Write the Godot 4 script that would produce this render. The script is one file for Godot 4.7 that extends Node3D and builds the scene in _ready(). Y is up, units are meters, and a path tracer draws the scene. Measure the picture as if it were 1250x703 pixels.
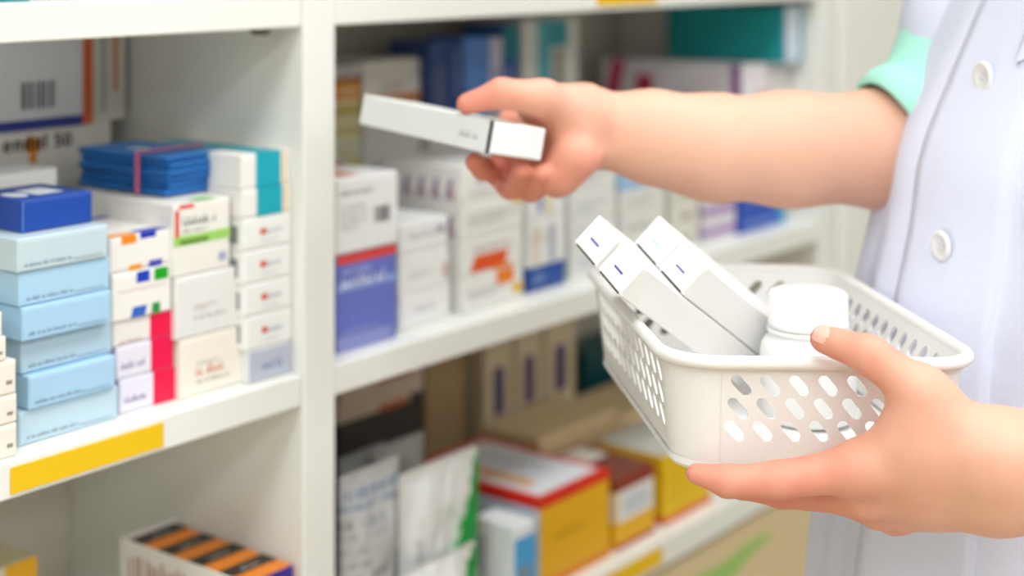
extends Node3D
# A pharmacy shelf unit stands along X with its open front at Z = 0 and its back against the wall at Z = -0.29.
# A person in a white coat stands in front of it, reaching with one arm and holding a basket with the other.

const CAMERA_AT := Vector3(-0.8911, 1.30, 0.8930)
const TURN := -0.9074  # radians about Y: the way the photographer looks along the shelf

var taken := {}
var mats := {}
var rng := RandomNumberGenerator.new()

# a point given to the side of, above and ahead of the photographer's stand, in metres
func place(r: float, y: float, d: float) -> Vector3:
	return Vector3(CAMERA_AT.x, y, CAMERA_AT.z) + Basis(Vector3.UP, TURN) * Vector3(r, 0, -d)

# ------------------------------------------------------------------ helpers
func numbered(called: String) -> String:
	var n: int = taken.get(called, 0)
	taken[called] = n + 1
	return called if n == 0 else "%s_%03d" % [called, n]

func thing(called: String, label: String, category: String, at := Vector3.ZERO, turn := 0.0, group := "") -> Node3D:
	var o := Node3D.new()
	o.name = numbered(called)
	o.position = at
	o.rotation.y = turn
	add_child(o, true)
	o.set_meta("label", label)
	o.set_meta("category", category)
	if group != "":
		o.set_meta("group", group)
	return o

func obj(called: String, m: Mesh, mat: Material, parent: Node3D) -> MeshInstance3D:
	var o := MeshInstance3D.new()
	o.name = called
	o.mesh = m
	if mat:
		o.material_override = mat
	o.cast_shadow = GeometryInstance3D.SHADOW_CASTING_SETTING_ON
	parent.add_child(o, true)
	return o

func struct(called: String, m: Mesh, mat: Material, at := Vector3.ZERO) -> MeshInstance3D:
	var o := obj(called, m, mat, self)
	o.position = at
	o.set_meta("kind", "structure")
	return o

func col(hex: String) -> Color:
	return Color(hex).srgb_to_linear()

func paint(hex: String, rough := 0.5, bump := 0.0, scale := 60.0) -> StandardMaterial3D:
	var m := StandardMaterial3D.new()
	m.albedo_color = Color(hex)
	m.roughness = rough
	if bump > 0.0:
		var n := FastNoiseLite.new()
		n.seed = 7
		n.frequency = 0.03
		n.fractal_octaves = 4
		var t := NoiseTexture2D.new()
		t.noise = n
		t.width = 256
		t.height = 256
		t.seamless = true
		t.as_normal_map = true
		t.bump_strength = 4.0
		m.normal_enabled = true
		m.normal_texture = t
		m.normal_scale = bump
		m.uv1_triplanar = true
		m.uv1_scale = Vector3.ONE * scale
	return m

func st_new() -> SurfaceTool:
	var st := SurfaceTool.new()
	st.begin(Mesh.PRIMITIVE_TRIANGLES)
	st.set_smooth_group(-1)
	return st

func quad(st: SurfaceTool, a: Vector3, b: Vector3, c: Vector3, d: Vector3) -> void:
	# a b c d clockwise as seen from outside
	for p in [a, b, c, a, c, d]:
		st.add_vertex(p)

func done(st: SurfaceTool) -> ArrayMesh:
	st.generate_normals()
	return st.commit()

func box_into(st: SurfaceTool, lo: Vector3, hi: Vector3, ch := 0.001) -> void:
	# a box with chamfered edges
	var c := (lo + hi) / 2.0
	var e := (hi - lo) / 2.0
	ch = minf(ch, minf(e.x, minf(e.y, e.z)) * 0.45)
	var ax := [Vector3.RIGHT, Vector3.UP, Vector3.BACK]
	for i in 3:
		for s: float in [-1.0, 1.0]:
			var n: Vector3 = ax[i] * s
			var u: Vector3 = ax[(i + 1) % 3]
			var v: Vector3 = ax[(i + 2) % 3]
			var en: float = e[i]
			var eu: float = e[(i + 1) % 3] - ch
			var ev: float = e[(i + 2) % 3] - ch
			var p := c + n * en
			if s > 0.0:
				quad(st, p - u * eu - v * ev, p - u * eu + v * ev, p + u * eu + v * ev, p + u * eu - v * ev)
			else:
				quad(st, p - u * eu - v * ev, p + u * eu - v * ev, p + u * eu + v * ev, p - u * eu + v * ev)
	for i in 3:
		var j := (i + 1) % 3
		var k := (i + 2) % 3
		for sj: float in [-1.0, 1.0]:
			for sk: float in [-1.0, 1.0]:
				var a: Vector3 = ax[j] * sj * e[j] + ax[k] * sk * (e[k] - ch)
				var b: Vector3 = ax[j] * sj * (e[j] - ch) + ax[k] * sk * e[k]
				var l: Vector3 = ax[i] * (e[i] - ch)
				if sj * sk > 0.0:
					quad(st, c + a - l, c + a + l, c + b + l, c + b - l)
				else:
					quad(st, c + a - l, c + b - l, c + b + l, c + a + l)
	for sx: float in [-1.0, 1.0]:
		for sy: float in [-1.0, 1.0]:
			for sz: float in [-1.0, 1.0]:
				var p1 := c + Vector3(sx * e.x, sy * (e.y - ch), sz * (e.z - ch))
				var p2 := c + Vector3(sx * (e.x - ch), sy * e.y, sz * (e.z - ch))
				var p3 := c + Vector3(sx * (e.x - ch), sy * (e.y - ch), sz * e.z)
				var t := [p1, p3, p2] if sx * sy * sz > 0.0 else [p1, p2, p3]
				for p in t:
					st.add_vertex(p)

func box_mesh(lo: Vector3, hi: Vector3, ch := 0.001) -> ArrayMesh:
	var st := st_new()
	box_into(st, lo, hi, ch)
	return done(st)

func lathe(profile: Array, n := 40) -> ArrayMesh:
	var st := SurfaceTool.new()
	st.begin(Mesh.PRIMITIVE_TRIANGLES)
	st.set_smooth_group(0)
	for i in profile.size() - 1:
		var a: Vector2 = profile[i]
		var b: Vector2 = profile[i + 1]
		for k in n:
			var t0 := TAU * k / n
			var t1 := TAU * (k + 1) / n
			var d0 := Vector3(cos(t0), 0, sin(t0))
			var d1 := Vector3(cos(t1), 0, sin(t1))
			var a0 := d0 * a.x + Vector3.UP * a.y
			var a1 := d1 * a.x + Vector3.UP * a.y
			var b0 := d0 * b.x + Vector3.UP * b.y
			var b1 := d1 * b.x + Vector3.UP * b.y
			if b.x > 0.00001:
				for p in [a0, b0, b1]: st.add_vertex(p)
			if a.x > 0.00001:
				for p in [a0, b1, a1]: st.add_vertex(p)
	st.generate_normals()
	return st.commit()

# ------------------------------------------------------------------ cartons with flat print
func face_frame(f: String, w: float, h: float, d: float, lift: float) -> Array:
	# origin at lower left of the face as one looks at it, u, v, size
	match f:
		"F": return [Vector3(-w / 2, 0, d / 2 + lift), Vector3.RIGHT, Vector3.UP, w, h]
		"L": return [Vector3(-w / 2 - lift, 0, -d / 2), Vector3.BACK, Vector3.UP, d, h]
		"T": return [Vector3(-w / 2, h + lift, d / 2), Vector3.RIGHT, Vector3.FORWARD, w, d]
		_: return [Vector3(w / 2 + lift, 0, d / 2), Vector3.FORWARD, Vector3.UP, d, h]

func ink(st: SurfaceTool, fr: Array, u0: float, v0: float, u1: float, v1: float, c: Color, skew := 0.0) -> void:
	st.set_color(c)
	var o: Vector3 = fr[0]
	var U: Vector3 = fr[1] * fr[3]
	var V: Vector3 = fr[2] * fr[4]
	quad(st, o + U * u0 + V * v0, o + U * (u0 + skew) + V * v1, o + U * (u1 + skew) + V * v1, o + U * u1 + V * v0)

func ink_text(st: SurfaceTool, fr: Array, u0: float, v0: float, u1: float, v1: float, c: Color, lines: int) -> void:
	# rows of small letter-sized strokes, too fine to read
	var H: float = fr[4]
	var W: float = fr[3]
	var rowh := (v1 - v0) / lines
	for i in lines:
		var x := u0
		var ends := u1 if i < lines - 1 or lines == 1 else lerpf(u0, u1, rng.randf_range(0.5, 0.9))
		var top := v1 - rowh * i
		var lh := rowh * (0.72 if lines > 1 else 1.0)
		var cw := lh * H * 0.5 / W
		while x < ends:
			var word := rng.randi_range(2, 8)
			for k in word:
				if x + cw > u1:
					break
				var tall := rng.randf() < 0.35
				var lo := top - lh
				var hi := top if tall else top - lh * 0.28
				if rng.randf() < 0.5:
					ink(st, fr, x, lo, x + cw * 0.32, hi, c)
					ink(st, fr, x + cw * 0.32, lo, x + cw * 0.75, lo + lh * 0.25, c)
				else:
					ink(st, fr, x, lo, x + cw * 0.72, lo + (hi - lo) * 0.35, c)
					ink(st, fr, x + cw * 0.4, lo, x + cw * 0.72, hi, c)
				x += cw
			x += cw * 0.9

func ink_disc(st: SurfaceTool, fr: Array, u: float, v: float, ru: float, rv: float, c: Color) -> void:
	st.set_color(c)
	var o: Vector3 = fr[0]
	var U: Vector3 = fr[1] * fr[3]
	var V: Vector3 = fr[2] * fr[4]
	for k in 20:
		var a := TAU * k / 20.0
		var b := TAU * (k + 1) / 20.0
		for p in [Vector2(u, v), Vector2(u + ru * cos(b), v + rv * sin(b)), Vector2(u + ru * cos(a), v + rv * sin(a))]:
			st.add_vertex(o + U * p.x + V * p.y)

func carton(called: String, label: String, group: String, at: Vector3, size: Vector3, turn: float, hex: String, prints: Array, kind := "box") -> Node3D:
	# at is the middle of the base
	var t := thing(called, label, kind, at, turn, group)
	var w := size.x
	var h := size.y
	var d := size.z
	var st := st_new()
	st.set_color(col(hex))
	box_into(st, Vector3(-w / 2, 0, -d / 2), Vector3(w / 2, h, d / 2), 0.0009)
	obj("carton_body", done(st), mats.card, t)
	# the closing flap at the front end, tucked in: a panel with a seam round it
	st = st_new()
	st.set_color(col(hex))
	box_into(st, Vector3(-w / 2 + 0.0012, 0.0012, d / 2 - 0.001), Vector3(w / 2 - 0.0012, h - 0.0022, d / 2 + 0.0003), 0.0003)
	obj("end_flap", done(st), mats.card, t)
	var layer := 0.0
	for p in prints:
		layer += 0.00004
		var fr := face_frame(p[0], w, h, d, layer + (0.0004 if p[0] == "F" else 0.0001))
		var how: String = p[6] if p.size() > 6 else "r"
		var c := col(p[5])
		var called_print := "printed_patch"
		st = st_new()
		match how:
			"t":
				ink_text(st, fr, p[1], p[2], p[3], p[4], c, p[7])
				called_print = "printed_text"
			"o": ink_disc(st, fr, p[1], p[2], p[3], p[4], c)
			"s": ink(st, fr, p[1], p[2], p[3], p[4], c, p[7])
			"b":
				called_print = "barcode"
				var x: float = p[1]
				while x < p[3]:
					var bw := rng.randf_range(0.006, 0.022)
					ink(st, fr, x, p[2], minf(x + bw, p[3]), p[4], c)
					x += bw + rng.randf_range(0.006, 0.016)
			_: ink(st, fr, p[1], p[2], p[3], p[4], c)
		obj(called_print, done(st), mats.card, t)
	return t

func lettering(parent: Node3D, words: String, height: float, at: Vector3, turn: Vector3, hex: String, bold := 700) -> void:
	var f := SystemFont.new()
	f.font_names = PackedStringArray(["Droid Sans"])
	f.font_weight = bold
	var tm := TextMesh.new()
	tm.font = f
	tm.text = words
	tm.font_size = 32
	tm.pixel_size = height / 24.0
	tm.depth = 0.0002
	tm.horizontal_alignment = HORIZONTAL_ALIGNMENT_LEFT
	var m := StandardMaterial3D.new()
	m.albedo_color = Color(hex)
	m.roughness = 0.6
	var o := obj("lettering", tm, m, parent)
	o.position = at
	o.rotation = turn

# ------------------------------------------------------------------ smooth bodies: a field of tapered bones meshed as surface nets
class Field:
	var lo: Vector3
	var cell: float
	var nx: int
	var ny: int
	var nz: int
	var v: PackedFloat32Array
	var tw: PackedFloat32Array
	var ts: PackedFloat32Array
	func _init(a: Vector3, b: Vector3, c: float) -> void:
		lo = a
		cell = c
		nx = int((b.x - a.x) / c) + 2
		ny = int((b.y - a.y) / c) + 2
		nz = int((b.z - a.z) / c) + 2
		v.resize(nx * ny * nz)
		v.fill(1.0)
		tw.resize(v.size())
		ts.resize(v.size())
	func bone(a: Vector3, b: Vector3, ra: float, rb: float, k: float, tint := 0.0) -> void:
		var m := maxf(ra, rb) + k + cell * 2.5
		var p0 := (a.min(b) - Vector3.ONE * m - lo) / cell
		var p1 := (a.max(b) + Vector3.ONE * m - lo) / cell
		var ab := b - a
		var l2 := maxf(ab.length_squared(), 1e-9)
		for i in range(maxi(0, int(p0.x)), mini(nx, int(p1.x) + 1)):
			for j in range(maxi(0, int(p0.y)), mini(ny, int(p1.y) + 1)):
				var at := (i * ny + j) * nz
				for n in range(maxi(0, int(p0.z)), mini(nz, int(p1.z) + 1)):
					var p := lo + Vector3(i, j, n) * cell
					var t := clampf((p - a).dot(ab) / l2, 0.0, 1.0)
					var d := p.distance_to(a + ab * t) - lerpf(ra, rb, t)
					var q := at + n
					var w := 1.0 / (maxf(d, 0.0) + 0.004)
					w *= w
					tw[q] += w
					ts[q] += w * tint
					var e := v[q]
					if e > 0.9:
						v[q] = d
					else:
						var g := maxf(k - absf(d - e), 0.0) / k
						v[q] = minf(d, e) - g * g * k * 0.25
	func chain(pts: Array, rad: Array, k0: float, k: float, tint := 0.0) -> void:
		for i in pts.size() - 1:
			bone(pts[i], pts[i + 1], rad[i], rad[i + 1], k0 if i == 0 else k, tint)
	func crease(at: Vector3, along: Vector3, deep: float, wide: float, reach: float) -> void:
		# a fold line across a joint, where the skin bends
		var p0 := (at - Vector3.ONE * reach - lo) / cell
		var p1 := (at + Vector3.ONE * reach - lo) / cell
		for i in range(maxi(0, int(p0.x)), mini(nx, int(p1.x) + 1)):
			for j in range(maxi(0, int(p0.y)), mini(ny, int(p1.y) + 1)):
				for n in range(maxi(0, int(p0.z)), mini(nz, int(p1.z) + 1)):
					var p := lo + Vector3(i, j, n) * cell - at
					if p.length() < reach:
						var s := p.dot(along) / wide
						v[(i * ny + j) * nz + n] += deep * exp(-s * s)
	func f(i: int, j: int, n: int) -> float:
		return v[(clampi(i, 0, nx - 1) * ny + clampi(j, 0, ny - 1)) * nz + clampi(n, 0, nz - 1)]
	func mesh_into(st: SurfaceTool, base: Color, pink: Color) -> void:
		var at := {}
		var sy := nz
		var sx := ny * nz
		var offs := [0, 1, sy, sy + 1, sx, sx + 1, sx + sy, sx + sy + 1]
		var cor := [Vector3(0, 0, 0), Vector3(0, 0, 1), Vector3(0, 1, 0), Vector3(0, 1, 1), Vector3(1, 0, 0), Vector3(1, 0, 1), Vector3(1, 1, 0), Vector3(1, 1, 1)]
		var edges := [[0, 1], [2, 3], [4, 5], [6, 7], [0, 2], [1, 3], [4, 6], [5, 7], [0, 4], [1, 5], [2, 6], [3, 7]]
		var blotch := FastNoiseLite.new()
		blotch.seed = 5
		blotch.frequency = 45.0
		blotch.fractal_octaves = 3
		var pos := PackedVector3Array()
		var nor := PackedVector3Array()
		var clr := PackedColorArray()
		for i in nx - 1:
			for j in ny - 1:
				var row := (i * ny + j) * nz
				for n in nz - 1:
					var q := row + n
					var first := v[q] < 0.0
					if v[q] > cell * 2.0 or v[q] < -cell * 2.0:
						continue
					var mixed := false
					for o in offs:
						if (v[q + o] < 0.0) != first:
							mixed = true
							break
					if not mixed:
						continue
					var s := Vector3.ZERO
					var c := 0
					for e in edges:
						var a := v[q + offs[e[0]]]
						var b := v[q + offs[e[1]]]
						if (a < 0.0) != (b < 0.0):
							s += cor[e[0]].lerp(cor[e[1]], a / (a - b))
							c += 1
					s /= c
					at[q] = pos.size()
					pos.append(lo + (Vector3(i, j, n) + s) * cell)
					# gradient, averaged over the corners by nearness
					var g := Vector3.ZERO
					for k in 8:
						var cc: Vector3 = cor[k]
						var wgt := (1.0 - absf(cc.x - s.x)) * (1.0 - absf(cc.y - s.y)) * (1.0 - absf(cc.z - s.z))
						var I := i + int(cc.x)
						var J := j + int(cc.y)
						var N := n + int(cc.z)
						g += wgt * Vector3(f(I + 1, J, N) - f(I - 1, J, N), f(I, J + 1, N) - f(I, J - 1, N), f(I, J, N + 1) - f(I, J, N - 1))
					nor.append(g.normalized())
					clr.append(base.lerp(pink, clampf(ts[q] / maxf(tw[q], 1e-9) + 0.16 * blotch.get_noise_3dv(pos[-1]), 0.0, 1.0)))
		for q0 in at:
			var q: int = q0
			var inside := v[q] < 0.0
			# edges along x, y, z that start at this corner
			for ax in 3:
				var step: int = [sx, sy, 1][ax]
				if (v[q + step] < 0.0) == inside:
					continue
				var d1: int = [sy, 1, sx][ax]
				var d2: int = [1, sx, sy][ax]
				if not (at.has(q - d1) and at.has(q - d2) and at.has(q - d1 - d2)):
					continue
				var r := [at[q], at[q - d1], at[q - d1 - d2], at[q - d2]]
				if not inside:
					r.reverse()
				for k in [0, 2, 1, 0, 3, 2]:
					var m: int = r[k]
					st.set_color(clr[m])
					st.set_normal(nor[m])
					st.add_vertex(pos[m])

# ------------------------------------------------------------------ the basket: rounded tray with slanted slots
func stadium(ang: float, half: Vector2, rad: float) -> float:
	var d := Vector2(cos(ang), sin(ang))
	var a := 0.0
	var b := 0.03
	for i in 24:
		var m := (a + b) / 2.0
		var p := d * m
		var t := clampf(p.dot(half) / half.length_squared(), -1.0, 1.0)
		if p.distance_to(half * t) < rad:
			a = m
		else:
			b = m
	return a

func slotted_panel(tl: Vector3, tr: Vector3, bl: Vector3, br: Vector3, out: Vector3, lean: float) -> ArrayMesh:
	# a moulded wall with rows of slanted slots; corners as seen from outside
	var st := SurfaceTool.new()
	st.begin(Mesh.PRIMITIVE_TRIANGLES)
	st.set_smooth_group(-1)
	var W := (tl.distance_to(tr) + bl.distance_to(br)) / 2.0
	var H := tl.distance_to(bl)
	var th := 0.0022
	var at := func(x: float, y: float, o: float) -> Vector3:
		var u := x / W
		var v := y / H
		return bl.lerp(br, u).lerp(tl.lerp(tr, u), v) - out * o
	var pitch := 0.0162
	var cols := int((W - 0.004) / pitch)
	pitch = (W - 0.004) / cols
	var rh := 0.0142
	var rows := 3
	var y0 := H - 0.0095 - rh * rows
	var face := func(a: Vector2, b: Vector2, c: Vector2, d: Vector2) -> void:
		quad(st, at.call(a.x, a.y, 0.0), at.call(b.x, b.y, 0.0), at.call(c.x, c.y, 0.0), at.call(d.x, d.y, 0.0))
		quad(st, at.call(d.x, d.y, th), at.call(c.x, c.y, th), at.call(b.x, b.y, th), at.call(a.x, a.y, th))
	# plain bands below and above the slots
	face.call(Vector2(0, 0), Vector2(0, y0), Vector2(W, y0), Vector2(W, 0))
	face.call(Vector2(0, y0 + rh * rows), Vector2(0, H), Vector2(W, H), Vector2(W, y0 + rh * rows))
	var half := Vector2(-lean * 0.0033, 0.0036)
	var rad := 0.0033
	for r in rows:
		var ya := y0 + rh * r
		var yb := ya + rh
		var sh := 0.002 + lean * (r - 1) * 0.0016
		face.call(Vector2(0, ya), Vector2(0, yb), Vector2(sh, yb), Vector2(sh, ya))
		face.call(Vector2(sh + pitch * cols, ya), Vector2(sh + pitch * cols, yb), Vector2(W, yb), Vector2(W, ya))
		for c in cols:
			var xa := sh + pitch * c
			var mid := Vector2(xa + pitch / 2, (ya + yb) / 2)
			var ring := []
			var n := 5
			for side in 4:
				for k in n:
					var t := float(k) / n
					match side:
						0: ring.append(Vector2(xa, lerpf(ya, yb, t)))
						1: ring.append(Vector2(lerpf(xa, xa + pitch, t), yb))
						2: ring.append(Vector2(xa + pitch, lerpf(yb, ya, t)))
						3: ring.append(Vector2(lerpf(xa + pitch, xa, t), ya))
			var hole := []
			for p in ring:
				var dl: Vector2 = p - mid
				var ang := atan2(dl.y, dl.x)
				hole.append(mid + Vector2(cos(ang), sin(ang)) * stadium(ang, half, rad))
			for k in ring.size():
				var k2 := (k + 1) % ring.size()
				face.call(ring[k], ring[k2], hole[k2], hole[k])
				var a: Vector2 = hole[k]
				var b: Vector2 = hole[k2]
				quad(st, at.call(a.x, a.y, 0.0), at.call(b.x, b.y, 0.0), at.call(b.x, b.y, th), at.call(a.x, a.y, th))
	return done(st)

func ring_points(w: float, d: float, r: float, n: int) -> Array:
	# rounded rectangle, counter-clockwise from above starting at near right
	var pts := []
	var cs := [Vector2(w / 2 - r, d / 2 - r), Vector2(w / 2 - r, -d / 2 + r), Vector2(-w / 2 + r, -d / 2 + r), Vector2(-w / 2 + r, d / 2 - r)]
	for q in 4:
		for k in n + 1:
			var a := PI / 2 - q * PI / 2 - (PI / 2) * k / n
			pts.append([cs[q] + Vector2(cos(a), sin(a)) * r, Vector2(cos(a), sin(a))])
	return pts

func build_basket(at: Vector3, turn: float, roll: float) -> void:
	var t := thing("basket", "white plastic basket with slanted slots held in the lower hand", "basket", at, turn)
	t.basis = t.basis * Basis(Vector3.BACK, roll)
	var W := 0.190
	var D := 0.274
	var H := 0.070
	var w := W - 0.020
	var d := D - 0.020
	var r := 0.030
	var top := ring_points(W, D, r, 10)
	var bot := ring_points(w, d, r - 0.006, 10)
	var n := top.size()
	var P := func(ring: Array, i: int, y: float, o: float) -> Vector3:
		var e: Array = ring[i % n]
		var p: Vector2 = e[0] + e[1] * o
		return Vector3(p.x, y, p.y)
	# four slotted walls between the corners and four plain corners
	var y0 := 0.004
	for q in 4:
		var i := q * 11 + 10
		var j := (q * 11 + 11) % n
		var out := Vector3(top[i][1].x, 0, top[i][1].y)
		# seen from outside the ring runs from right to left
		var m := slotted_panel(P.call(top, j, H, 0.0), P.call(top, i, H, 0.0), P.call(bot, j, y0, 0.0), P.call(bot, i, y0, 0.0), out, -1.0)
		obj("slotted_wall", m, mats.plastic, t)
		var st := SurfaceTool.new()
		st.begin(Mesh.PRIMITIVE_TRIANGLES)
		st.set_smooth_group(0)
		for k in 10:
			var a := q * 11 + k
			for o: float in [0.0005, -0.0022]:
				var c := [P.call(bot, a + 1, y0, o), P.call(top, a + 1, H, o), P.call(top, a, H, o), P.call(bot, a, y0, o)]
				if o < 0.0:
					c.reverse()
				quad(st, c[0], c[1], c[2], c[3])
		obj("corner", done(st), mats.plastic, t)
	# rolled rim
	var st := SurfaceTool.new()
	st.begin(Mesh.PRIMITIVE_TRIANGLES)
	st.set_smooth_group(0)
	var prof := []
	for k in 12:
		var a := TAU * k / 12.0
		prof.append(Vector2(0.0014 + 0.0042 * cos(a), H - 0.0018 + 0.0042 * sin(a)))
	for i in n:
		for k in prof.size():
			var p0: Vector2 = prof[k]
			var p1: Vector2 = prof[(k + 1) % prof.size()]
			quad(st, P.call(top, i, p0.y, p0.x), P.call(top, i + 1, p0.y, p0.x), P.call(top, i + 1, p1.y, p1.x), P.call(top, i, p1.y, p1.x))
	obj("rim", done(st), mats.plastic, t)
	# floor with a rounded foot rail
	st = st_new()
	for y: float in [0.0, 0.0025]:
		var c := Vector3(0, y, 0)
		for i in n:
			var a: Vector3 = P.call(bot, i, y, -0.001)
			var b: Vector3 = P.call(bot, i + 1, y, -0.001)
			var tri := [c, a, b] if y == 0.0 else [c, b, a]
			for p in tri: st.add_vertex(p)
	for i in n:
		quad(st, P.call(bot, i + 1, 0.0, -0.001), P.call(bot, i + 1, 0.0025, 0.0012), P.call(bot, i, 0.0025, 0.0012), P.call(bot, i, 0.0, -0.001))
		quad(st, P.call(bot, i + 1, 0.0025, 0.0012), P.call(bot, i + 1, 0.0065, 0.0012), P.call(bot, i, 0.0065, 0.0012), P.call(bot, i, 0.0025, 0.0012))
	obj("base", done(st), mats.plastic, t)

func build_bottle(at: Vector3) -> void:
	var t := thing("pill_bottle", "white plastic pill bottle with a wide screw cap in the basket", "bottle", at)
	t.scale = Vector3(1.0, 0.955, 1.0)
	var p := []
	for e in [[0, 0.0], [0.0285, 0.0], [0.0305, 0.002], [0.0318, 0.044], [0.0310, 0.0505], [0.0285, 0.0548], [0.0262, 0.0565], [0.0262, 0.0595], [0.0272, 0.0602], [0.0272, 0.0620], [0.0250, 0.0628], [0.0250, 0.065]]:
		p.append(Vector2(e[0], e[1]))
	obj("bottle_body", lathe(p, 56), mats.bottle, t)
	p = []
	for e in [[0.0240, 0.0636], [0.0262, 0.0636], [0.0266, 0.0642], [0.0266, 0.0668], [0.0260, 0.0672], [0.0260, 0.0848], [0.0250, 0.0866], [0.0232, 0.0875], [0.0, 0.0875]]:
		p.append(Vector2(e[0], e[1]))
	obj("cap", lathe(p, 56), mats.bottle, t)

# ------------------------------------------------------------------ foil pouches
func build_pouch(label: String, x0: float, x1: float, y0: float, y1: float, z: float, how: String, mat: Material) -> void:
	var t := thing("foil_pouch", label, "pouch", Vector3((x0 + x1) / 2, y0, z), 0.0, "pouches standing on the lower shelf")
	var w := x1 - x0
	var h := y1 - y0
	var nz := FastNoiseLite.new()
	nz.seed = int(x0 * 1000.0) + int(y1 * 777.0)
	nz.frequency = 9.0
	nz.fractal_octaves = 3
	var nu := 36
	var nv := 44
	var P := func(i: int, j: int, side: float) -> Vector3:
		var u := float(i) / nu
		var v := float(j) / nv
		var eu := clampf(minf(u, 1.0 - u) / 0.06 - 1.0, 0.0, 4.0) / 4.0
		var ev := clampf(minf(v, (1.0 - v) * 0.9) / 0.05 - 1.0, 0.0, 5.0) / 5.0
		var b := sqrt(eu) * sqrt(ev)
		var x := (u - 0.5) * w
		var y := v * h
		var wav := nz.get_noise_3d(x * 2.2, y * 1.6, side * 0.3) * 0.007 * minf(1.0, b * 2.0) + sin(u * 9.0 + v * 3.0) * 0.0014 * (1.0 - b)
		return Vector3(x, y, side * (0.0008 + 0.011 * b) + wav * side)
	var ink_at := func(u: float, v: float) -> Color:
		var c := col("d9d9d6")
		var g := nz.get_noise_2d(u * 0.9, v * 1.1)
		if how == "green":
			c = col("e4e4e0")
			if u > 0.97 - 0.85 * maxf(0.93 - v, 0.0) + 0.02 * sin(v * 60.0) and v > 0.25:
				c = col("12963a")
			elif u > 0.45 and nz.get_noise_2d(u * 3.0, v * 3.0) > 0.28 - 0.4 * (u - 0.6) and v < 0.72:
				c = col("86c494")
			elif u > 0.12 and u < 0.22 and v > 0.45 and v < 0.62:
				c = col("c0c0be")
		elif how == "silver":
			c = col("c9c9c8")
			var rowv := fposmod(v * 16.0, 1.0)
			if v > 0.82 and v < 0.94 and rowv < 0.6 and nz.get_noise_2d(u * 6.0, floor(v * 16.0)) > -0.1:
				c = col("7f92ac")
			elif v < 0.8 and rowv < 0.45 and nz.get_noise_2d(u * 5.0 + 3.0, floor(v * 16.0) * 0.7) > 0.05:
				c = col("9a9a9c")
			elif u > 0.78 and v < 0.86 and v > 0.4 and g > -0.1:
				c = col("8a8a88")
		else:
			c = col("b9bab6")
		return c
	for side: float in [1.0, -1.0]:
		var st := SurfaceTool.new()
		st.begin(Mesh.PRIMITIVE_TRIANGLES)
		st.set_smooth_group(0)
		for i in nu:
			for j in nv:
				var q := [[i, j], [i, j + 1], [i + 1, j + 1], [i, j], [i + 1, j + 1], [i + 1, j]]
				if side < 0.0:
					q.reverse()
				for e in q:
					st.set_color(ink_at.call(float(e[0]) / nu, float(e[1]) / nv))
					st.add_vertex(P.call(e[0], e[1], side))
		obj("front_sheet" if side > 0.0 else "back_sheet", done(st), mat, t)

# ------------------------------------------------------------------ the striped tray of orange cartons
func build_tray(x0: float, x1: float, z0: float, z1: float, y1: float) -> void:
	var t := thing("display_tray", "white striped card tray holding the orange and black cartons", "tray", Vector3(0, 0, 0))
	var b := 0.6722
	var at := Vector3((x0 + x1) / 2, b, (z0 + z1) / 2)
	t.position = at
	var lo := Vector3(x0, b, z0) - at
	var hi := Vector3(x1, y1 + 0.004, z1) - at
	obj("tray_bottom", box_mesh(lo, Vector3(hi.x, 0.0022, hi.z), 0.0003), mats.white_card, t)
	obj("side", box_mesh(Vector3(lo.x, 0, lo.z), Vector3(lo.x + 0.0022, hi.y, hi.z), 0.0004), mats.white_card, t)
	obj("back", box_mesh(Vector3(lo.x + 0.0022, 0, lo.z), Vector3(hi.x, hi.y, lo.z + 0.0022), 0.0004), mats.white_card, t)
	obj("front", box_mesh(Vector3(lo.x + 0.0022, 0, hi.z - 0.0015), Vector3(hi.x, 0.05, hi.z), 0.0003), mats.white_card, t)
	var st := st_new()
	var fr := [Vector3(lo.x - 0.0003, 0, lo.z), Vector3.BACK, Vector3.UP, hi.z - lo.z, hi.y]
	var k := 0.08
	while k < 0.95:
		ink(st, fr, k, 0.1, k + 0.02, 0.94 - rng.randf() * 0.05, col("b98a7e"))
		k += rng.randf_range(0.035, 0.06)
	obj("stripe_print", done(st), mats.card, t)

# ------------------------------------------------------------------ blue blister packs in a rubber band
func build_packs(at: Vector3, turn: float) -> void:
	var n := 6
	for i in n:
		var ord: String = ["lowest", "second", "third", "fourth", "fifth", "topmost"][i]
		var label: String = "flat blue pack, %s of the banded pile on the white cartons" % ord
		var tw := turn + rng.randf_range(-0.05, 0.05)
		var off := Vector3(rng.randf_range(-0.002, 0.002), i * 0.0052, rng.randf_range(-0.002, 0.002))
		var pr := [["F", 0.0, 0.35, 1.0, 0.6, "0b3f86"], ["L", 0.0, 0.35, 1.0, 0.6, "0b3f86"]]
		if i == n - 1:
			pr += [["T", 0.38, 0.55, 0.13, 0.12, "c3d6e4", "o"], ["T", 0.6, 0.05, 0.95, 0.12, "5f9fd6"]]
		carton("flat_pack", label, "banded blue packs", at + off, Vector3(0.058, 0.0046, 0.105), tw, "2278c4", pr)
	var t := thing("rubber_band", "pink rubber band round the pile of flat blue packs", "rubber band", at, turn)
	var top := n * 0.0052 + 0.0008
	var st := st_new()
	var z := 0.020
	box_into(st, Vector3(-0.0325, top, z), Vector3(0.0325, top + 0.001, z + 0.004), 0.0002)
	box_into(st, Vector3(-0.0335, -0.0002, z), Vector3(-0.0325, top + 0.001, z + 0.004), 0.0002)
	box_into(st, Vector3(0.0325, -0.0002, z), Vector3(0.0335, top + 0.001, z + 0.004), 0.0002)
	obj("band", done(st), paint("d86a8e", 0.6), t)

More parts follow.
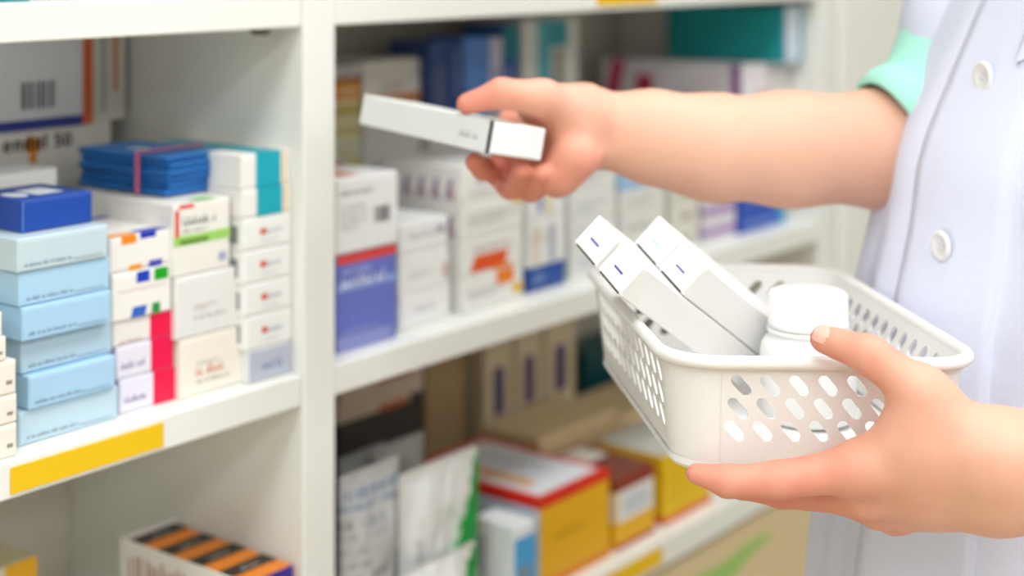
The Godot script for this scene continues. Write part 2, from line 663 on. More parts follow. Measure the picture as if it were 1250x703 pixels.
# ------------------------------------------------------------------ the shelf unit
func build_unit() -> void:
	var XL := -0.0192
	var XD := 0.0168
	var XR := 0.8733
	var XA := XL - 0.90
	var XZ := XR + 0.040
	var zb := -0.300
	var t := thing("shelf_unit", "white laminate shelf unit filled with medicine boxes", "shelf", Vector3(XL, 0, 0))
	var P := func(called: String, a: Vector3, b: Vector3, mat: Material, par: Node3D = t, ch := 0.0012) -> MeshInstance3D:
		var sh := Vector3(XL, 0, 0)
		return obj(called, box_mesh(a - sh, b - sh, ch), mat, par)
	P.call("side_panel", Vector3(XA - 0.04, 0, zb), Vector3(XA, 1.90, 0), mats.laminate)
	P.call("divider", Vector3(XL, 0, zb), Vector3(XD, 1.90, 0.0015), mats.laminate)
	P.call("side_panel", Vector3(XR, 0, zb), Vector3(XZ, 1.90, 0), mats.laminate)
	P.call("back_panel", Vector3(XA, 0.05, zb - 0.008), Vector3(XZ, 1.88, zb), mats.back_board)
	for bay in [[XA, XL], [XD, XR]]:
		for lv in [[0.642, 0.672], [0.937, 0.962], [1.238, 1.264], [1.545, 1.570], [1.875, 1.900], [0.07, 0.10]]:
			var sh: MeshInstance3D = P.call("shelf_board", Vector3(bay[0] + 0.0004, lv[0], zb + 0.0004), Vector3(bay[1] - 0.0004, lv[1], 0), mats.laminate)
			if lv[0] == 0.937 and bay[0] == XA:
				var q := [-0.2863, -0.1588, 0.9402, 0.958]
				P.call("yellow_label", Vector3(q[0], q[2], 0.0002), Vector3(q[1], q[3], 0.001), mats.label, sh, 0.0002)
			if lv[0] == 1.238 and bay[0] == XD:
				var q := [0.3886, 0.5005]
				P.call("yellow_label", Vector3(q[0], 1.243, 0.0002), Vector3(q[1], 1.260, 0.001), mats.label, sh, 0.0002)
			if lv[0] == 0.642 and bay[0] == XD:
				var q := [0.4031, 0.5102]
				P.call("yellow_label", Vector3(q[0], 0.648, 0.0002), Vector3(q[1], 0.667, 0.001), mats.label, sh, 0.0002)
		P.call("plinth", Vector3(bay[0] + 0.0004, 0, -0.02), Vector3(bay[1] - 0.0004, 0.07, -0.004), mats.laminate)
	# a steel pin under the upper board
	var pin := obj("shelf_pin", lathe([Vector2(0, -0.006), Vector2(0.006, -0.006), Vector2(0.009, -0.003), Vector2(0.009, 0.0)], 20), paint("3a3d36", 0.4), t)
	pin.position = Vector3(-0.0361, 1.238, -0.03) - Vector3(XL, 0, 0)
	# drawers below the lower right board, with a green tick printed on the front
	var dr: MeshInstance3D = P.call("drawer_front", Vector3(XD + 0.003, 0.36, -0.018), Vector3(XR - 0.003, 0.636, -0.004), mats.beige)
	P.call("drawer_front", Vector3(XD + 0.003, 0.105, -0.018), Vector3(XR - 0.003, 0.354, -0.004), mats.beige)
	P.call("drawer_front", Vector3(XA + 0.003, 0.105, -0.018), Vector3(XL - 0.003, 0.636, -0.004), mats.beige)
	var g := [0.5801, 0.757]
	var st := st_new()
	st.set_color(col("9cc46a"))
	var prev := []
	for k in 17:
		var u := k / 16.0
		var x: float = lerpf(g[0] - 0.06, g[1], u) - XL
		var y := 0.594 + 0.008 * pow(u, 1.6) + 0.004 * sin(u * 9.0)
		var hw := 0.011 * sin(PI * clampf(u, 0.06, 0.97)) + 0.002
		var now := [Vector3(x, y - hw, -0.0036), Vector3(x, y + hw, -0.0036)]
		if k > 0:
			quad(st, prev[0], prev[1], now[1], now[0])
		prev = now
	obj("green_print", done(st), mats.card, dr)

# ------------------------------------------------------------------ the person
# V: a point to the side of, above and ahead of the photographer's stand -> the person's own frame (feet at the origin)
func V(r: float, y: float, d: float) -> Vector3:
	return Vector3(r - 0.43, y, -(d - 1.10))

const FACE := 1.187  # the way the body faces, turned from the viewer towards the shelf
# height, half width, half depth, centre to the side
const COAT := [[0.50, 0.225, 0.165, 0.392], [0.62, 0.218, 0.158, 0.388], [0.75, 0.205, 0.147, 0.388], [0.866, 0.197, 0.136, 0.3885], [0.96, 0.190, 0.126, 0.397], [1.046, 0.186, 0.121, 0.405], [1.106, 0.188, 0.119, 0.417], [1.155, 0.190, 0.118, 0.4255], [1.215, 0.190, 0.115, 0.448], [1.263, 0.188, 0.110, 0.466], [1.31, 0.178, 0.102, 0.482], [1.35, 0.155, 0.088, 0.486], [1.385, 0.105, 0.070, 0.484], [1.41, 0.066, 0.060, 0.480]]
var cloth_noise := FastNoiseLite.new()

func coat_row(y: float) -> Array:
	for i in COAT.size() - 1:
		if y <= COAT[i + 1][0]:
			var t: float = clampf((y - COAT[i][0]) / (COAT[i + 1][0] - COAT[i][0]), 0.0, 1.0)
			var p0: Array = COAT[maxi(i - 1, 0)]
			var p3: Array = COAT[mini(i + 2, COAT.size() - 1)]
			var o := []
			for k in [1, 2, 3]:
				o.append(cubic_interpolate(COAT[i][k], COAT[i + 1][k], p0[k], p3[k], t))
			return o
	return [COAT[-1][1], COAT[-1][2], COAT[-1][3]]

func coat_at(phi: float, y: float, off := 0.0) -> Vector3:
	var q := coat_row(y)
	var f := Vector3(-sin(FACE), 0, cos(FACE))
	var l := Vector3(cos(FACE), 0, sin(FACE))
	var e := 2.0 / 2.35
	var cx: float = signf(cos(phi)) * pow(absf(cos(phi)), e)
	var sx: float = signf(sin(phi)) * pow(absf(sin(phi)), e)
	var dirv: Vector3 = (f * cx * q[1] + l * sx * q[0])
	var low := clampf((1.30 - y) / 0.35, 0.0, 1.0)
	var fold := 0.0042 * sin(phi * 8.0 + 1.2 + y * 2.0) * low + 0.003 * sin(phi * 15.0 - y * 4.0) * low
	fold += cloth_noise.get_noise_3d(phi * 26.0, y * 14.0, 0.0) * 0.009 * (0.35 + low)
	var nrm: Vector3 = (f * cx / q[1] + l * sx / q[0]).normalized()
	return V(q[2], y, 1.10) + dirv + nrm * (fold + off)

func coat_patch(p0: Callable, p1: Callable, y0: float, y1: float, off: float, nu: int, nv: int) -> ArrayMesh:
	# a sewn-on piece between the edges p0(y) and p1(y), as thick as off
	var st := SurfaceTool.new()
	st.begin(Mesh.PRIMITIVE_TRIANGLES)
	st.set_smooth_group(0)
	var g := []
	for j in nv + 1:
		var y := lerpf(y0, y1, float(j) / nv)
		var row := [coat_at(p0.call(y), y, -0.0005)]
		for i in nu + 1:
			row.append(coat_at(lerpf(p0.call(y), p1.call(y), float(i) / nu), y, off))
		row.append(coat_at(p1.call(y), y, -0.0005))
		g.append(row)
	for j in nv:
		for i in nu + 2:
			quad(st, g[j][i], g[j + 1][i], g[j + 1][i + 1], g[j][i + 1])
	return done(st)

func button_phi(y: float) -> float:
	return -0.042 - (y - 1.1) * 0.42

func tube(pts: Array, rad: Array, n := 28, wob := 0.0) -> ArrayMesh:
	var st := SurfaceTool.new()
	st.begin(Mesh.PRIMITIVE_TRIANGLES)
	st.set_smooth_group(0)
	var rings := []
	var side := Vector3.UP
	for i in pts.size():
		var tan: Vector3 = (pts[mini(i + 1, pts.size() - 1)] - pts[maxi(i - 1, 0)]).normalized()
		if absf(tan.dot(side)) > 0.95:
			side = Vector3.RIGHT
		var u: Vector3 = (side - tan * side.dot(tan)).normalized()
		side = u
		var w := tan.cross(u)
		var ring := []
		for k in n:
			var a := TAU * k / n
			var r: float = rad[i] * (1.0 + wob * sin(a * 5.0 + i * 1.7))
			ring.append(pts[i] + u * cos(a) * r + w * sin(a) * r)
		rings.append(ring)
	for i in pts.size() - 1:
		for k in n:
			var k2 := (k + 1) % n
			quad(st, rings[i][k], rings[i][k2], rings[i + 1][k2], rings[i + 1][k])
	return done(st)

func nail(parent: Node3D, at: Vector3, along: Vector3, up: Vector3, w: float, l: float) -> void:
	var side := along.cross(up).normalized()
	var st := SurfaceTool.new()
	st.begin(Mesh.PRIMITIVE_TRIANGLES)
	st.set_smooth_group(0)
	var P := func(i: int, j: int) -> Vector3:
		var u := i / 8.0 * 2.0 - 1.0
		var v := j / 8.0 * 2.0 - 1.0
		var ww := w * sqrt(maxf(0.0, 1.0 - pow(absf(v), 3.0) * 0.55))
		return at + side * u * ww + along * v * l + up * (-u * u * w * 0.45 - v * v * l * 0.14 + 0.0003)
	for i in 8:
		for j in 8:
			quad(st, P.call(i, j), P.call(i, j + 1), P.call(i + 1, j + 1), P.call(i + 1, j))
	obj("fingernail", done(st), mats.nail, parent)

func build_person() -> void:
	cloth_noise.seed = 11
	cloth_noise.frequency = 0.05
	cloth_noise.fractal_octaves = 3
	var t := thing("person", "person in white lab coat and mint shirt holding a basket, one arm reaching out", "person", place(0.43, 0, 1.10), TURN)
	var base := col("e9b59a")
	var pink := col("e2806c")
	var st := SurfaceTool.new()
	st.begin(Mesh.PRIMITIVE_TRIANGLES)
	# --- the reaching arm
	var arm: Array = [V(0.0589, 1.1677, 1.153), V(0.107, 1.1594, 1.1616), V(0.1515, 1.1504, 1.1745), V(0.2101, 1.1469, 1.1918), V(0.297, 1.1448, 1.2134)]
	var f := Field.new(V(-0.06, 1.10, 1.38), V(0.36, 1.26, 1.02), 0.0028)
	f.lo = V(-0.06, 1.06, 1.38)
	f = Field.new(V(-0.06, 1.085, 1.36), V(0.37, 1.245, 1.03), 0.0028)
	var up := Vector3(0, 1, 0)
	f.bone(arm[0] + up * 0.0085, arm[1] + up * 0.008, 0.0195, 0.0235, 0.012)
	f.bone(arm[0] - up * 0.0085, arm[1] - up * 0.008, 0.0195, 0.0235, 0.012)
	f.bone(arm[1] + up * 0.008, arm[2] + up * 0.006, 0.0235, 0.030, 0.02)
	f.bone(arm[1] - up * 0.008, arm[2] - up * 0.006, 0.0235, 0.031, 0.02)
	f.bone(arm[2], arm[3], 0.036, 0.0405, 0.02)
	f.bone(arm[3], arm[4], 0.0405, 0.0445, 0.02)
	f.bone(arm[4], V(0.325, 1.162, 1.216), 0.0445, 0.0445, 0.02)
	var w: Array = [V(0.0554, 1.177, 1.1573), V(0.0556, 1.1569, 1.1616), V(0.0455, 1.1562, 1.153), V(0.0393, 1.1718, 1.1486), V(0.0458, 1.1502, 1.1296), V(0.0352, 1.1366, 1.1331)]
	var th: Array = [V(0.05, 1.1783, 1.1443), V(0.0218, 1.1929, 1.1184), V(-0.0076, 1.1972, 1.1098), V(-0.0321, 1.1896, 1.1098)]
	var i1: Array = [V(0.0013, 1.1675, 1.1875), V(-0.0105, 1.13, 1.1789), V(-0.0212, 1.138, 1.1486), V(-0.0273, 1.1458, 1.127)]
	var i2: Array = [V(0.0056, 1.1545, 1.1918), V(-0.0019, 1.1201, 1.1789), V(0.0018, 1.1247, 1.1486), V(0.0065, 1.1411, 1.1184)]
	var i3: Array = [V(0.0119, 1.1425, 1.1875), V(0.0142, 1.1189, 1.1702), V(0.018, 1.1254, 1.14), V(0.0212, 1.1389, 1.121)]
	var i4: Array = [V(0.0205, 1.1325, 1.1789), V(0.0335, 1.1234, 1.1573), V(0.0353, 1.1279, 1.1357), V(0.0337, 1.1381, 1.1227)]
	# palm
	f.bone(w[0], i1[0], 0.0175, 0.0115, 0.012, 0.2)
	f.bone(w[0].lerp(w[1], 0.4), i2[0], 0.0175, 0.0115, 0.012, 0.2)
	f.bone(w[0].lerp(w[1], 0.7), i3[0], 0.017, 0.011, 0.012, 0.25)
	f.bone(w[1], i4[0], 0.018, 0.011, 0.012, 0.35)
	f.bone(w[2], i4[0].lerp(w[2], 0.3), 0.017, 0.014, 0.014, 0.4)
	f.bone(w[4], w[5], 0.0185, 0.0165, 0.014, 0.5)
	f.bone(th[0], th[1].lerp(i1[0], 0.35), 0.018, 0.012, 0.014, 0.2)
	f.bone(th[0], th[1], 0.0190, 0.0135, 0.014, 0.15)
	f.bone(th[1], th[2], 0.0130, 0.0108, 0.006, 0.3)
	f.bone(th[2], th[3], 0.0106, 0.0078, 0.005, 0.75)
	f.chain(i1, [0.0105, 0.0092, 0.0084, 0.0070], 0.008, 0.004, 0.85)
	f.chain(i2, [0.0105, 0.0094, 0.0086, 0.0074], 0.006, 0.003, 0.8)
	f.chain(i3, [0.0100, 0.0090, 0.0082, 0.0072], 0.006, 0.003, 0.75)
	f.chain(i4, [0.0095, 0.0082, 0.0074, 0.0066], 0.006, 0.003, 0.6)
	f.crease(arm[0], (arm[1] - arm[0]).normalized(), 0.0007, 0.003, 0.034)
	f.mesh_into(st, base, pink)
	# --- the holding arm
	th = [V(0.2656, 1.0125, 0.8852), V(0.2336, 1.0458, 0.8878), V(0.2063, 1.0669, 0.893), V(0.1822, 1.0724, 0.9085)]
	i1 = [V(0.2005, 1.0009, 0.8965), V(0.1533, 0.9925, 0.9016), V(0.1255, 0.9903, 0.9068), V(0.1075, 0.9928, 0.912)]
	i2 = [V(0.2061, 0.9815, 0.9085), V(0.1638, 0.9714, 0.9431), V(0.1405, 0.9723, 0.9535), V(0.1265, 0.9717, 0.9612)]
	i3 = [V(0.2178, 0.9687, 0.9258), V(0.1807, 0.965, 0.9673), V(0.1601, 0.9685, 0.9811), V(0.1459, 0.9687, 0.9897)]
	i4 = [V(0.2318, 0.958, 0.9431), V(0.1998, 0.9587, 0.9811), V(0.1831, 0.9636, 0.994), V(0.1715, 0.9649, 1.0027)]
	w = [V(0.2716, 1.014, 0.8792), V(0.272, 0.9901, 0.8895), V(0.2846, 1.0113, 0.8792), V(0.2849, 0.9941, 0.8861)]
	var hd: Array = [V(0.2317, 1.0205, 0.8895), V(0.2399, 0.9856, 0.9025)]
	f = Field.new(V(0.085, 0.945, 1.03), V(0.56, 1.10, 0.82), 0.0028)
	f.bone(w[0], i1[0], 0.0200, 0.0135, 0.014, 0.15)
	f.bone(w[0].lerp(w[1], 0.4), i2[0], 0.0195, 0.0125, 0.014, 0.12)
	f.bone(w[0].lerp(w[1], 0.7), i3[0], 0.0185, 0.0120, 0.014, 0.12)
	f.bone(w[1], i4[0], 0.0190, 0.0115, 0.014, 0.15)
	f.bone(hd[0], hd[1], 0.018, 0.017, 0.016, 0.15)
	f.bone(w[0], th[0], 0.020, 0.0185, 0.014, 0.1)
	f.bone(th[0], th[1], 0.0190, 0.0142, 0.016, 0.15)
	f.bone(th[1], hd[0], 0.012, 0.014, 0.018, 0.2)
	f.bone(th[1].lerp(th[0], 0.25), i1[0].lerp(hd[0], 0.3), 0.009, 0.010, 0.016, 0.3)
	f.bone(th[1], th[2], 0.0138, 0.0112, 0.006, 0.25)
	f.bone(th[2], th[3], 0.0112, 0.0084, 0.005, 0.55)
	f.chain(i1, [0.0130, 0.0104, 0.0092, 0.0060], 0.012, 0.004, 0.6)
	f.chain(i2, [0.0120, 0.0098, 0.0088, 0.0072], 0.008, 0.003, 0.6)
	f.chain(i3, [0.0115, 0.0094, 0.0084, 0.0070], 0.008, 0.003, 0.6)
	f.chain(i4, [0.0105, 0.0084, 0.0075, 0.0064], 0.008, 0.003, 0.6)
	# wrist and forearm
	f.bone(w[0], w[2], 0.0215, 0.0205, 0.012)
	f.bone(w[1], w[3], 0.0205, 0.0205, 0.012)
	var el := V(0.52, 1.045, 0.94)
	f.bone(w[2], el + Vector3(0, 0.012, 0), 0.0205, 0.036, 0.02)
	f.bone(w[3], el - Vector3(0, 0.012, 0), 0.0205, 0.036, 0.02)
	var tdir: Vector3 = (th[3] - th[2]).normalized()
	f.crease(th[2] + Vector3(0, 0.006, 0.004), tdir, 0.0012, 0.0022, 0.013)
	f.crease(th[2] + Vector3(0.005, 0.003, 0.006), tdir, 0.0009, 0.002, 0.012)
	f.mesh_into(st, base, pink)
	# --- neck and head, trunk under the coat
	var hc := V(0.432, 1.555, 1.085)
	var fd := Vector3(-sin(FACE), 0, cos(FACE))
	var sd := Vector3(cos(FACE), 0, sin(FACE))
	f = Field.new(hc - Vector3(0.14, 0.27, 0.14), hc + Vector3(0.14, 0.15, 0.14), 0.005)
	f.bone(V(0.478, 1.37, 1.10), hc - up * 0.06 - fd * 0.01, 0.056, 0.052, 0.03)
	f.bone(hc + up * 0.03 - fd * 0.018, hc + up * 0.02 + fd * 0.02, 0.084, 0.074, 0.03)
	f.bone(hc + fd * 0.03, hc - up * 0.075 + fd * 0.058, 0.058, 0.034, 0.03, 0.1)
	f.bone(hc - up * 0.045 + fd * 0.04 + sd * 0.025, hc - up * 0.045 + fd * 0.04 - sd * 0.025, 0.042, 0.042, 0.02, 0.2)
	f.bone(hc + up * 0.008 + fd * 0.085, hc - up * 0.03 + fd * 0.108, 0.009, 0.011, 0.012, 0.3)
	for s: float in [-1.0, 1.0]:
		f.bone(hc + sd * s * 0.073 + up * 0.008, hc + sd * s * 0.076 - up * 0.03, 0.013, 0.009, 0.006, 0.4)
		f.bone(hc - up * 0.034 + fd * 0.098 + sd * s * 0.009, hc - up * 0.034 + fd * 0.092 + sd * s * 0.012, 0.006, 0.006, 0.006, 0.4)
	f.bone(hc - up * 0.062 + fd * 0.088 + sd * 0.014, hc - up * 0.062 + fd * 0.088 - sd * 0.014, 0.007, 0.007, 0.006, 1.0)
	f.mesh_into(st, base, pink)
	f = Field.new(Vector3(-0.27, 0.03, -0.25), Vector3(0.27, 1.42, 0.25), 0.016)
	f.bone(V(0.464, 1.28, 1.10), V(0.425, 1.05, 1.10), 0.082, 0.080, 0.05)
	f.bone(V(0.468, 1.31, 1.10) + sd * 0.09, V(0.468, 1.31, 1.10) - sd * 0.09, 0.05, 0.05, 0.05)
	f.bone(V(0.41, 0.95, 1.10) + sd * 0.06, V(0.41, 0.95, 1.10) - sd * 0.06, 0.095, 0.095, 0.06)
	f.bone(V(0.48, 1.38, 1.10), V(0.464, 1.28, 1.10), 0.05, 0.06, 0.04)
	for s: float in [-1.0, 1.0]:
		var hip := V(0.41, 0.88, 1.10) + sd * s * 0.09
		var knee := Vector3(hip.x, 0.48, hip.z)
		f.bone(hip, knee, 0.08, 0.055, 0.04)
		f.bone(knee, Vector3(hip.x, 0.09, hip.z), 0.052, 0.036, 0.04)
	f.mesh_into(st, base, pink)
	obj("body", st.commit(), mats.skin, t)
	# nails of the holding thumb and the reaching thumb
	var tt: Vector3 = th[3]
	nail(t, tt - tdir * 0.001 + Vector3(-0.10, 0.62, 0.74).normalized() * 0.0086, tdir, Vector3(-0.10, 0.62, 0.74).normalized(), 0.0062, 0.0075)
	# --- coat
	st = SurfaceTool.new()
	st.begin(Mesh.PRIMITIVE_TRIANGLES)
	st.set_smooth_group(0)
	var nu := 200
	var nv := 130
	var g := []
	for j in nv + 1:
		var y := lerpf(0.50, 1.41, float(j) / nv)
		var row := []
		for i in nu:
			row.append(coat_at(TAU * i / nu, y))
		g.append(row)
	for j in nv:
		for i in nu:
			quad(st, g[j][i], g[j + 1][i], g[j + 1][(i + 1) % nu], g[j][(i + 1) % nu])
	var coat := obj("lab_coat", done(st), mats.coat, t)
	# front edge that overlaps, with the buttons on it
	var pl0 := func(y: float) -> float: return button_phi(y) - 0.20
	var pl1 := func(y: float) -> float: return button_phi(y) + 0.20
	obj("placket", coat_patch(pl0, pl1, 0.501, 1.39, 0.0018, 8, 100), mats.coat, coat)
	var la1 := func(y: float) -> float: return button_phi(1.21) + 0.10 + (y - 1.224) * 6.0
	var la0 := func(y: float) -> float: return button_phi(1.21) + 0.09 + (y - 1.224) * 6.0 - minf(0.5, (y - 1.224) * 6.5)
	obj("lapel", coat_patch(la0, la1, 1.224, 1.38, 0.0050, 10, 24), mats.coat, coat)
	var po0 := func(y: float) -> float: return 0.22 + maxf(0.0, 1.118 - y) * 20.0
	var po1 := func(y: float) -> float: return 1.15
	obj("pocket", coat_patch(po0, po1, 1.074, 1.215, 0.0026, 14, 40), mats.coat, coat)
	for y: float in [1.212, 1.097, 0.985, 0.848, 0.72]:
		var c := coat_at(button_phi(y), y, 0.0030)
		var n := (coat_at(button_phi(y), y, 0.02) - coat_at(button_phi(y), y, 0.0)).normalized()
		var prof := [Vector2(0, 0.0014), Vector2(0.0062, 0.0014), Vector2(0.0078, 0.0026), Vector2(0.0095, 0.0026), Vector2(0.0105, 0.0016), Vector2(0.0105, 0.0)]
		prof.reverse()
		var b := obj("button", lathe(prof, 28), mats.button, coat)
		var q := Basis(Quaternion(Vector3.UP, n))
		b.transform = Transform3D(q, c)
		var thread := st_new()
		for s: float in [-1.0, 1.0]:
			box_into(thread, Vector3(s * 0.0022 - 0.0007, 0.001, -0.0026), Vector3(s * 0.0022 + 0.0007, 0.0019, 0.0026), 0.0002)
		var tb := obj("button_thread", done(thread), mats.thread, coat)
		tb.transform = Transform3D(q, c)
	# sleeves: the coat's, and the mint shirt's turned-up cuff under it
	var rs := V(0.388, 1.31, 1.25)
	var e1: Vector3 = arm[4]
	var a0 := V(0.297, 1.148, 1.205)
	var a1 := V(0.322, 1.159, 1.212)
	var a2 := V(0.350, 1.185, 1.232)
	obj("shirt_cuff", tube([a0, a0.lerp(a1, 0.08), a0.lerp(a1, 0.5), a1, a0.lerp(a1, 1.1)], [0.0530, 0.0575, 0.0600, 0.0595, 0.052], 36, 0.012), mats.mint, t)
	obj("shirt_sleeve", tube([a1, a2, V(0.372, 1.23, 1.246), rs], [0.0560, 0.0575, 0.0585, 0.058], 36, 0.008), mats.mint, t)
	obj("coat_sleeve", tube([V(0.374, 1.215, 1.243), V(0.374, 1.216, 1.243), V(0.381, 1.245, 1.247), V(0.387, 1.28, 1.25), rs, V(0.45, 1.335, 1.19)], [0.062, 0.0665, 0.0675, 0.068, 0.066, 0.058], 36, 0.02), mats.coat, t)
	var ls := V(0.50, 1.31, 0.955)
	obj("shirt_sleeve", tube([V(0.505, 1.06, 0.945), V(0.515, 1.08, 0.945), V(0.512, 1.16, 0.95)], [0.052, 0.053, 0.056], 36, 0.01), mats.mint, t)
	obj("coat_sleeve", tube([V(0.515, 1.10, 0.945), V(0.515, 1.10, 0.945), V(0.512, 1.20, 0.95), ls, V(0.46, 1.345, 1.03)], [0.058, 0.064, 0.066, 0.066, 0.055], 36, 0.02), mats.coat, t)
	# collar, hair, eyes, trousers and shoes
	obj("shirt_collar", tube([V(0.480, 1.37, 1.10), V(0.478, 1.40, 1.10), V(0.472, 1.425, 1.097)], [0.07, 0.064, 0.062], 30), mats.mint, t)
	st = SurfaceTool.new()
	st.begin(Mesh.PRIMITIVE_TRIANGLES)
	f = Field.new(hc - Vector3(0.15, 0.16, 0.15), hc + Vector3(0.15, 0.16, 0.15), 0.006)
	f.bone(hc + up * 0.038 - fd * 0.028, hc + up * 0.048 + fd * 0.008, 0.092, 0.078, 0.02)
	f.bone(hc - up * 0.01 - fd * 0.045, hc - up * 0.06 - fd * 0.05, 0.068, 0.045, 0.03)
	f.bone(hc - up * 0.01 - fd * 0.11, hc + up * 0.01 - fd * 0.12, 0.03, 0.03, 0.02)
	f.mesh_into(st, col("2a1f1a"), col("2a1f1a"))
	obj("hair", st.commit(), mats.hair, t)
	for s: float in [-1.0, 1.0]:
		var eye := SphereMesh.new()
		eye.radius = 0.0095
		eye.height = 0.019
		var eo := obj("eye", eye, mats.eye, t)
		eo.position = hc + up * 0.004 + fd * 0.086 + sd * s * 0.031
		var hip := V(0.41, 0.90, 1.10) + sd * s * 0.09
		obj("trouser_leg", tube([hip, Vector3(hip.x, 0.5, hip.z), Vector3(hip.x, 0.10, hip.z)], [0.092, 0.075, 0.062], 28, 0.01), mats.trouser, t)
		var sh := st_new()
		box_into(sh, Vector3(-0.042, 0.0, -0.08), Vector3(0.042, 0.075, 0.16), 0.02)
		var so := obj("shoe", done(sh), mats.shoe, t)
		so.position = Vector3(hip.x, 0.0, hip.z)
		so.rotation.y = atan2(fd.x, fd.z)

func frame_of(x: Vector3, y: Vector3, z: Vector3) -> Basis:
	return Basis(x, y, z).orthonormalized()

# ------------------------------------------------------------------ the scene
func _ready() -> void:
	rng.seed = 20240611
	# camera: looks level along the shelf with the lens shifted down; focus on the basket
	var cam := Camera3D.new()
	cam.name = "camera"
	add_child(cam)
	var lens := CameraAttributesPhysical.new()
	lens.frustum_focal_length = 50.0
	lens.frustum_focus_distance = 0.93
	lens.frustum_near = 0.05
	lens.frustum_far = 60.0
	lens.exposure_aperture = 3.0
	cam.attributes = lens
	cam.position = CAMERA_AT
	cam.rotation = Vector3(0, TURN, 0)
	cam.near = 0.05
	cam.far = 60.0
	cam.keep_aspect = Camera3D.KEEP_HEIGHT
	cam.projection = Camera3D.PROJECTION_FRUSTUM
	cam.size = 0.05 * 703.0 / 1900.0
	cam.frustum_offset = Vector2(0, -0.05 * 413.5 / 1900.0)
	cam.current = true

	var we := WorldEnvironment.new()
	we.name = "surroundings"
	var env := Environment.new()
	env.background_mode = Environment.BG_COLOR
	env.background_color = Color(0.02, 0.02, 0.02)
	env.tonemap_mode = Environment.TONE_MAPPER_LINEAR
	env.tonemap_exposure = 1.0
	env.sdfgi_enabled = true
	env.ssao_enabled = true
	env.ssil_enabled = true
	we.environment = env
	add_child(we)

	# ceiling lights: soft white panels over the aisle
	mats.glow = StandardMaterial3D.new()
	mats.glow.albedo_color = Color(0.95, 0.95, 0.95)
	mats.glow.emission_enabled = true
	mats.glow.emission = Color(0.965, 0.985, 1.0)
	mats.glow.emission_energy_multiplier = 2.0
	mats.steel = paint("e4e4e2", 0.5)
	var spots := []
	for z: float in [0.7, 2.1, 3.5]:
		for x: float in [-2.7, -1.15, 0.4]:
			spots.append([x, z])
	var across := ["at the entrance end", "in the middle", "at the cupboard end"]
	var along := ["row along the shelf unit", "middle row over the aisle", "row farthest from the shelf unit"]
	for i in spots.size():
		var s: Array = spots[i]
		var t := thing("ceiling_light", "white ceiling light panel %s of the %s" % [across[i % 3], along[i / 3]], "light", Vector3(s[0], 2.60, s[1]), 0.0, "ceiling light panels")
		obj("light_frame", box_mesh(Vector3(-0.62, -0.03, -0.32), Vector3(0.62, 0.0, 0.32), 0.004), mats.steel, t)
		obj("diffuser", box_mesh(Vector3(-0.59, -0.034, -0.29), Vector3(0.59, -0.030, 0.29), 0.001), mats.glow, t)
		var a := AreaLight3D.new()
		a.name = "panel_light"
		a.area_size = Vector2(1.16, 0.56)
		a.area_normalize_energy = true
		a.light_energy = 1.38
		a.light_color = Color(0.965, 0.985, 1.0)
		a.shadow_enabled = true
		a.area_range = 12.0
		a.area_attenuation = 2.0
		a.rotation.x = -PI / 2
		a.position = Vector3(0, -0.038, 0)
		t.add_child(a)

	materials()
	room()
	build_unit()
	stock()
	basket_and_contents()
	build_person()

func materials() -> void:
	var card := StandardMaterial3D.new()
	card.vertex_color_use_as_albedo = true
	card.roughness = 0.42
	mats.card = card
	mats.white_card = paint("e6e2da", 0.6)
	mats.laminate = paint("ecece5", 0.4, 0.05, 25.0)
	mats.back_board = paint("e4dfd2", 0.6, 0.05, 25.0)
	mats.label = paint("eec000", 0.45)
	mats.beige = paint("d9c49a", 0.5, 0.05, 15.0)
	mats.plastic = paint("f2f0ec", 0.32)
	mats.plastic.subsurf_scatter_enabled = true
	mats.plastic.subsurf_scatter_strength = 0.06
	mats.bottle = paint("f4f3f1", 0.3)
	var skin := StandardMaterial3D.new()
	skin.vertex_color_use_as_albedo = true
	skin.roughness = 0.6
	skin.subsurf_scatter_enabled = true
	skin.subsurf_scatter_strength = 0.06
	var n := FastNoiseLite.new()
	n.seed = 3
	n.frequency = 0.06
	n.fractal_octaves = 4
	var nt := NoiseTexture2D.new()
	nt.noise = n
	nt.width = 256
	nt.height = 256
	nt.seamless = true
	nt.as_normal_map = true
	nt.bump_strength = 3.0
	skin.normal_enabled = true
	skin.normal_texture = nt
	skin.normal_scale = 0.12
	skin.uv1_triplanar = true
	skin.uv1_scale = Vector3.ONE * 30.0
	mats.skin = skin
	mats.nail = paint("f0bba8", 0.28)
	mats.coat = paint("e6eafd", 0.85, 0.25, 14.0)
	mats.mint = paint("b2f4e0", 0.85, 0.2, 14.0)
	mats.button = paint("f4f4f4", 0.3)
	mats.thread = paint("d6d8de", 0.8)
	mats.hair = paint("2a1f1a", 0.5)
	mats.eye = paint("e8e6e2", 0.2)
	mats.trouser = paint("3c4250", 0.9)
	mats.shoe = paint("e8e8e8", 0.6)
	var foil := StandardMaterial3D.new()
	foil.vertex_color_use_as_albedo = true
	foil.roughness = 0.34
	foil.metallic = 0.25
	mats.foil = foil
	mats.paper = card

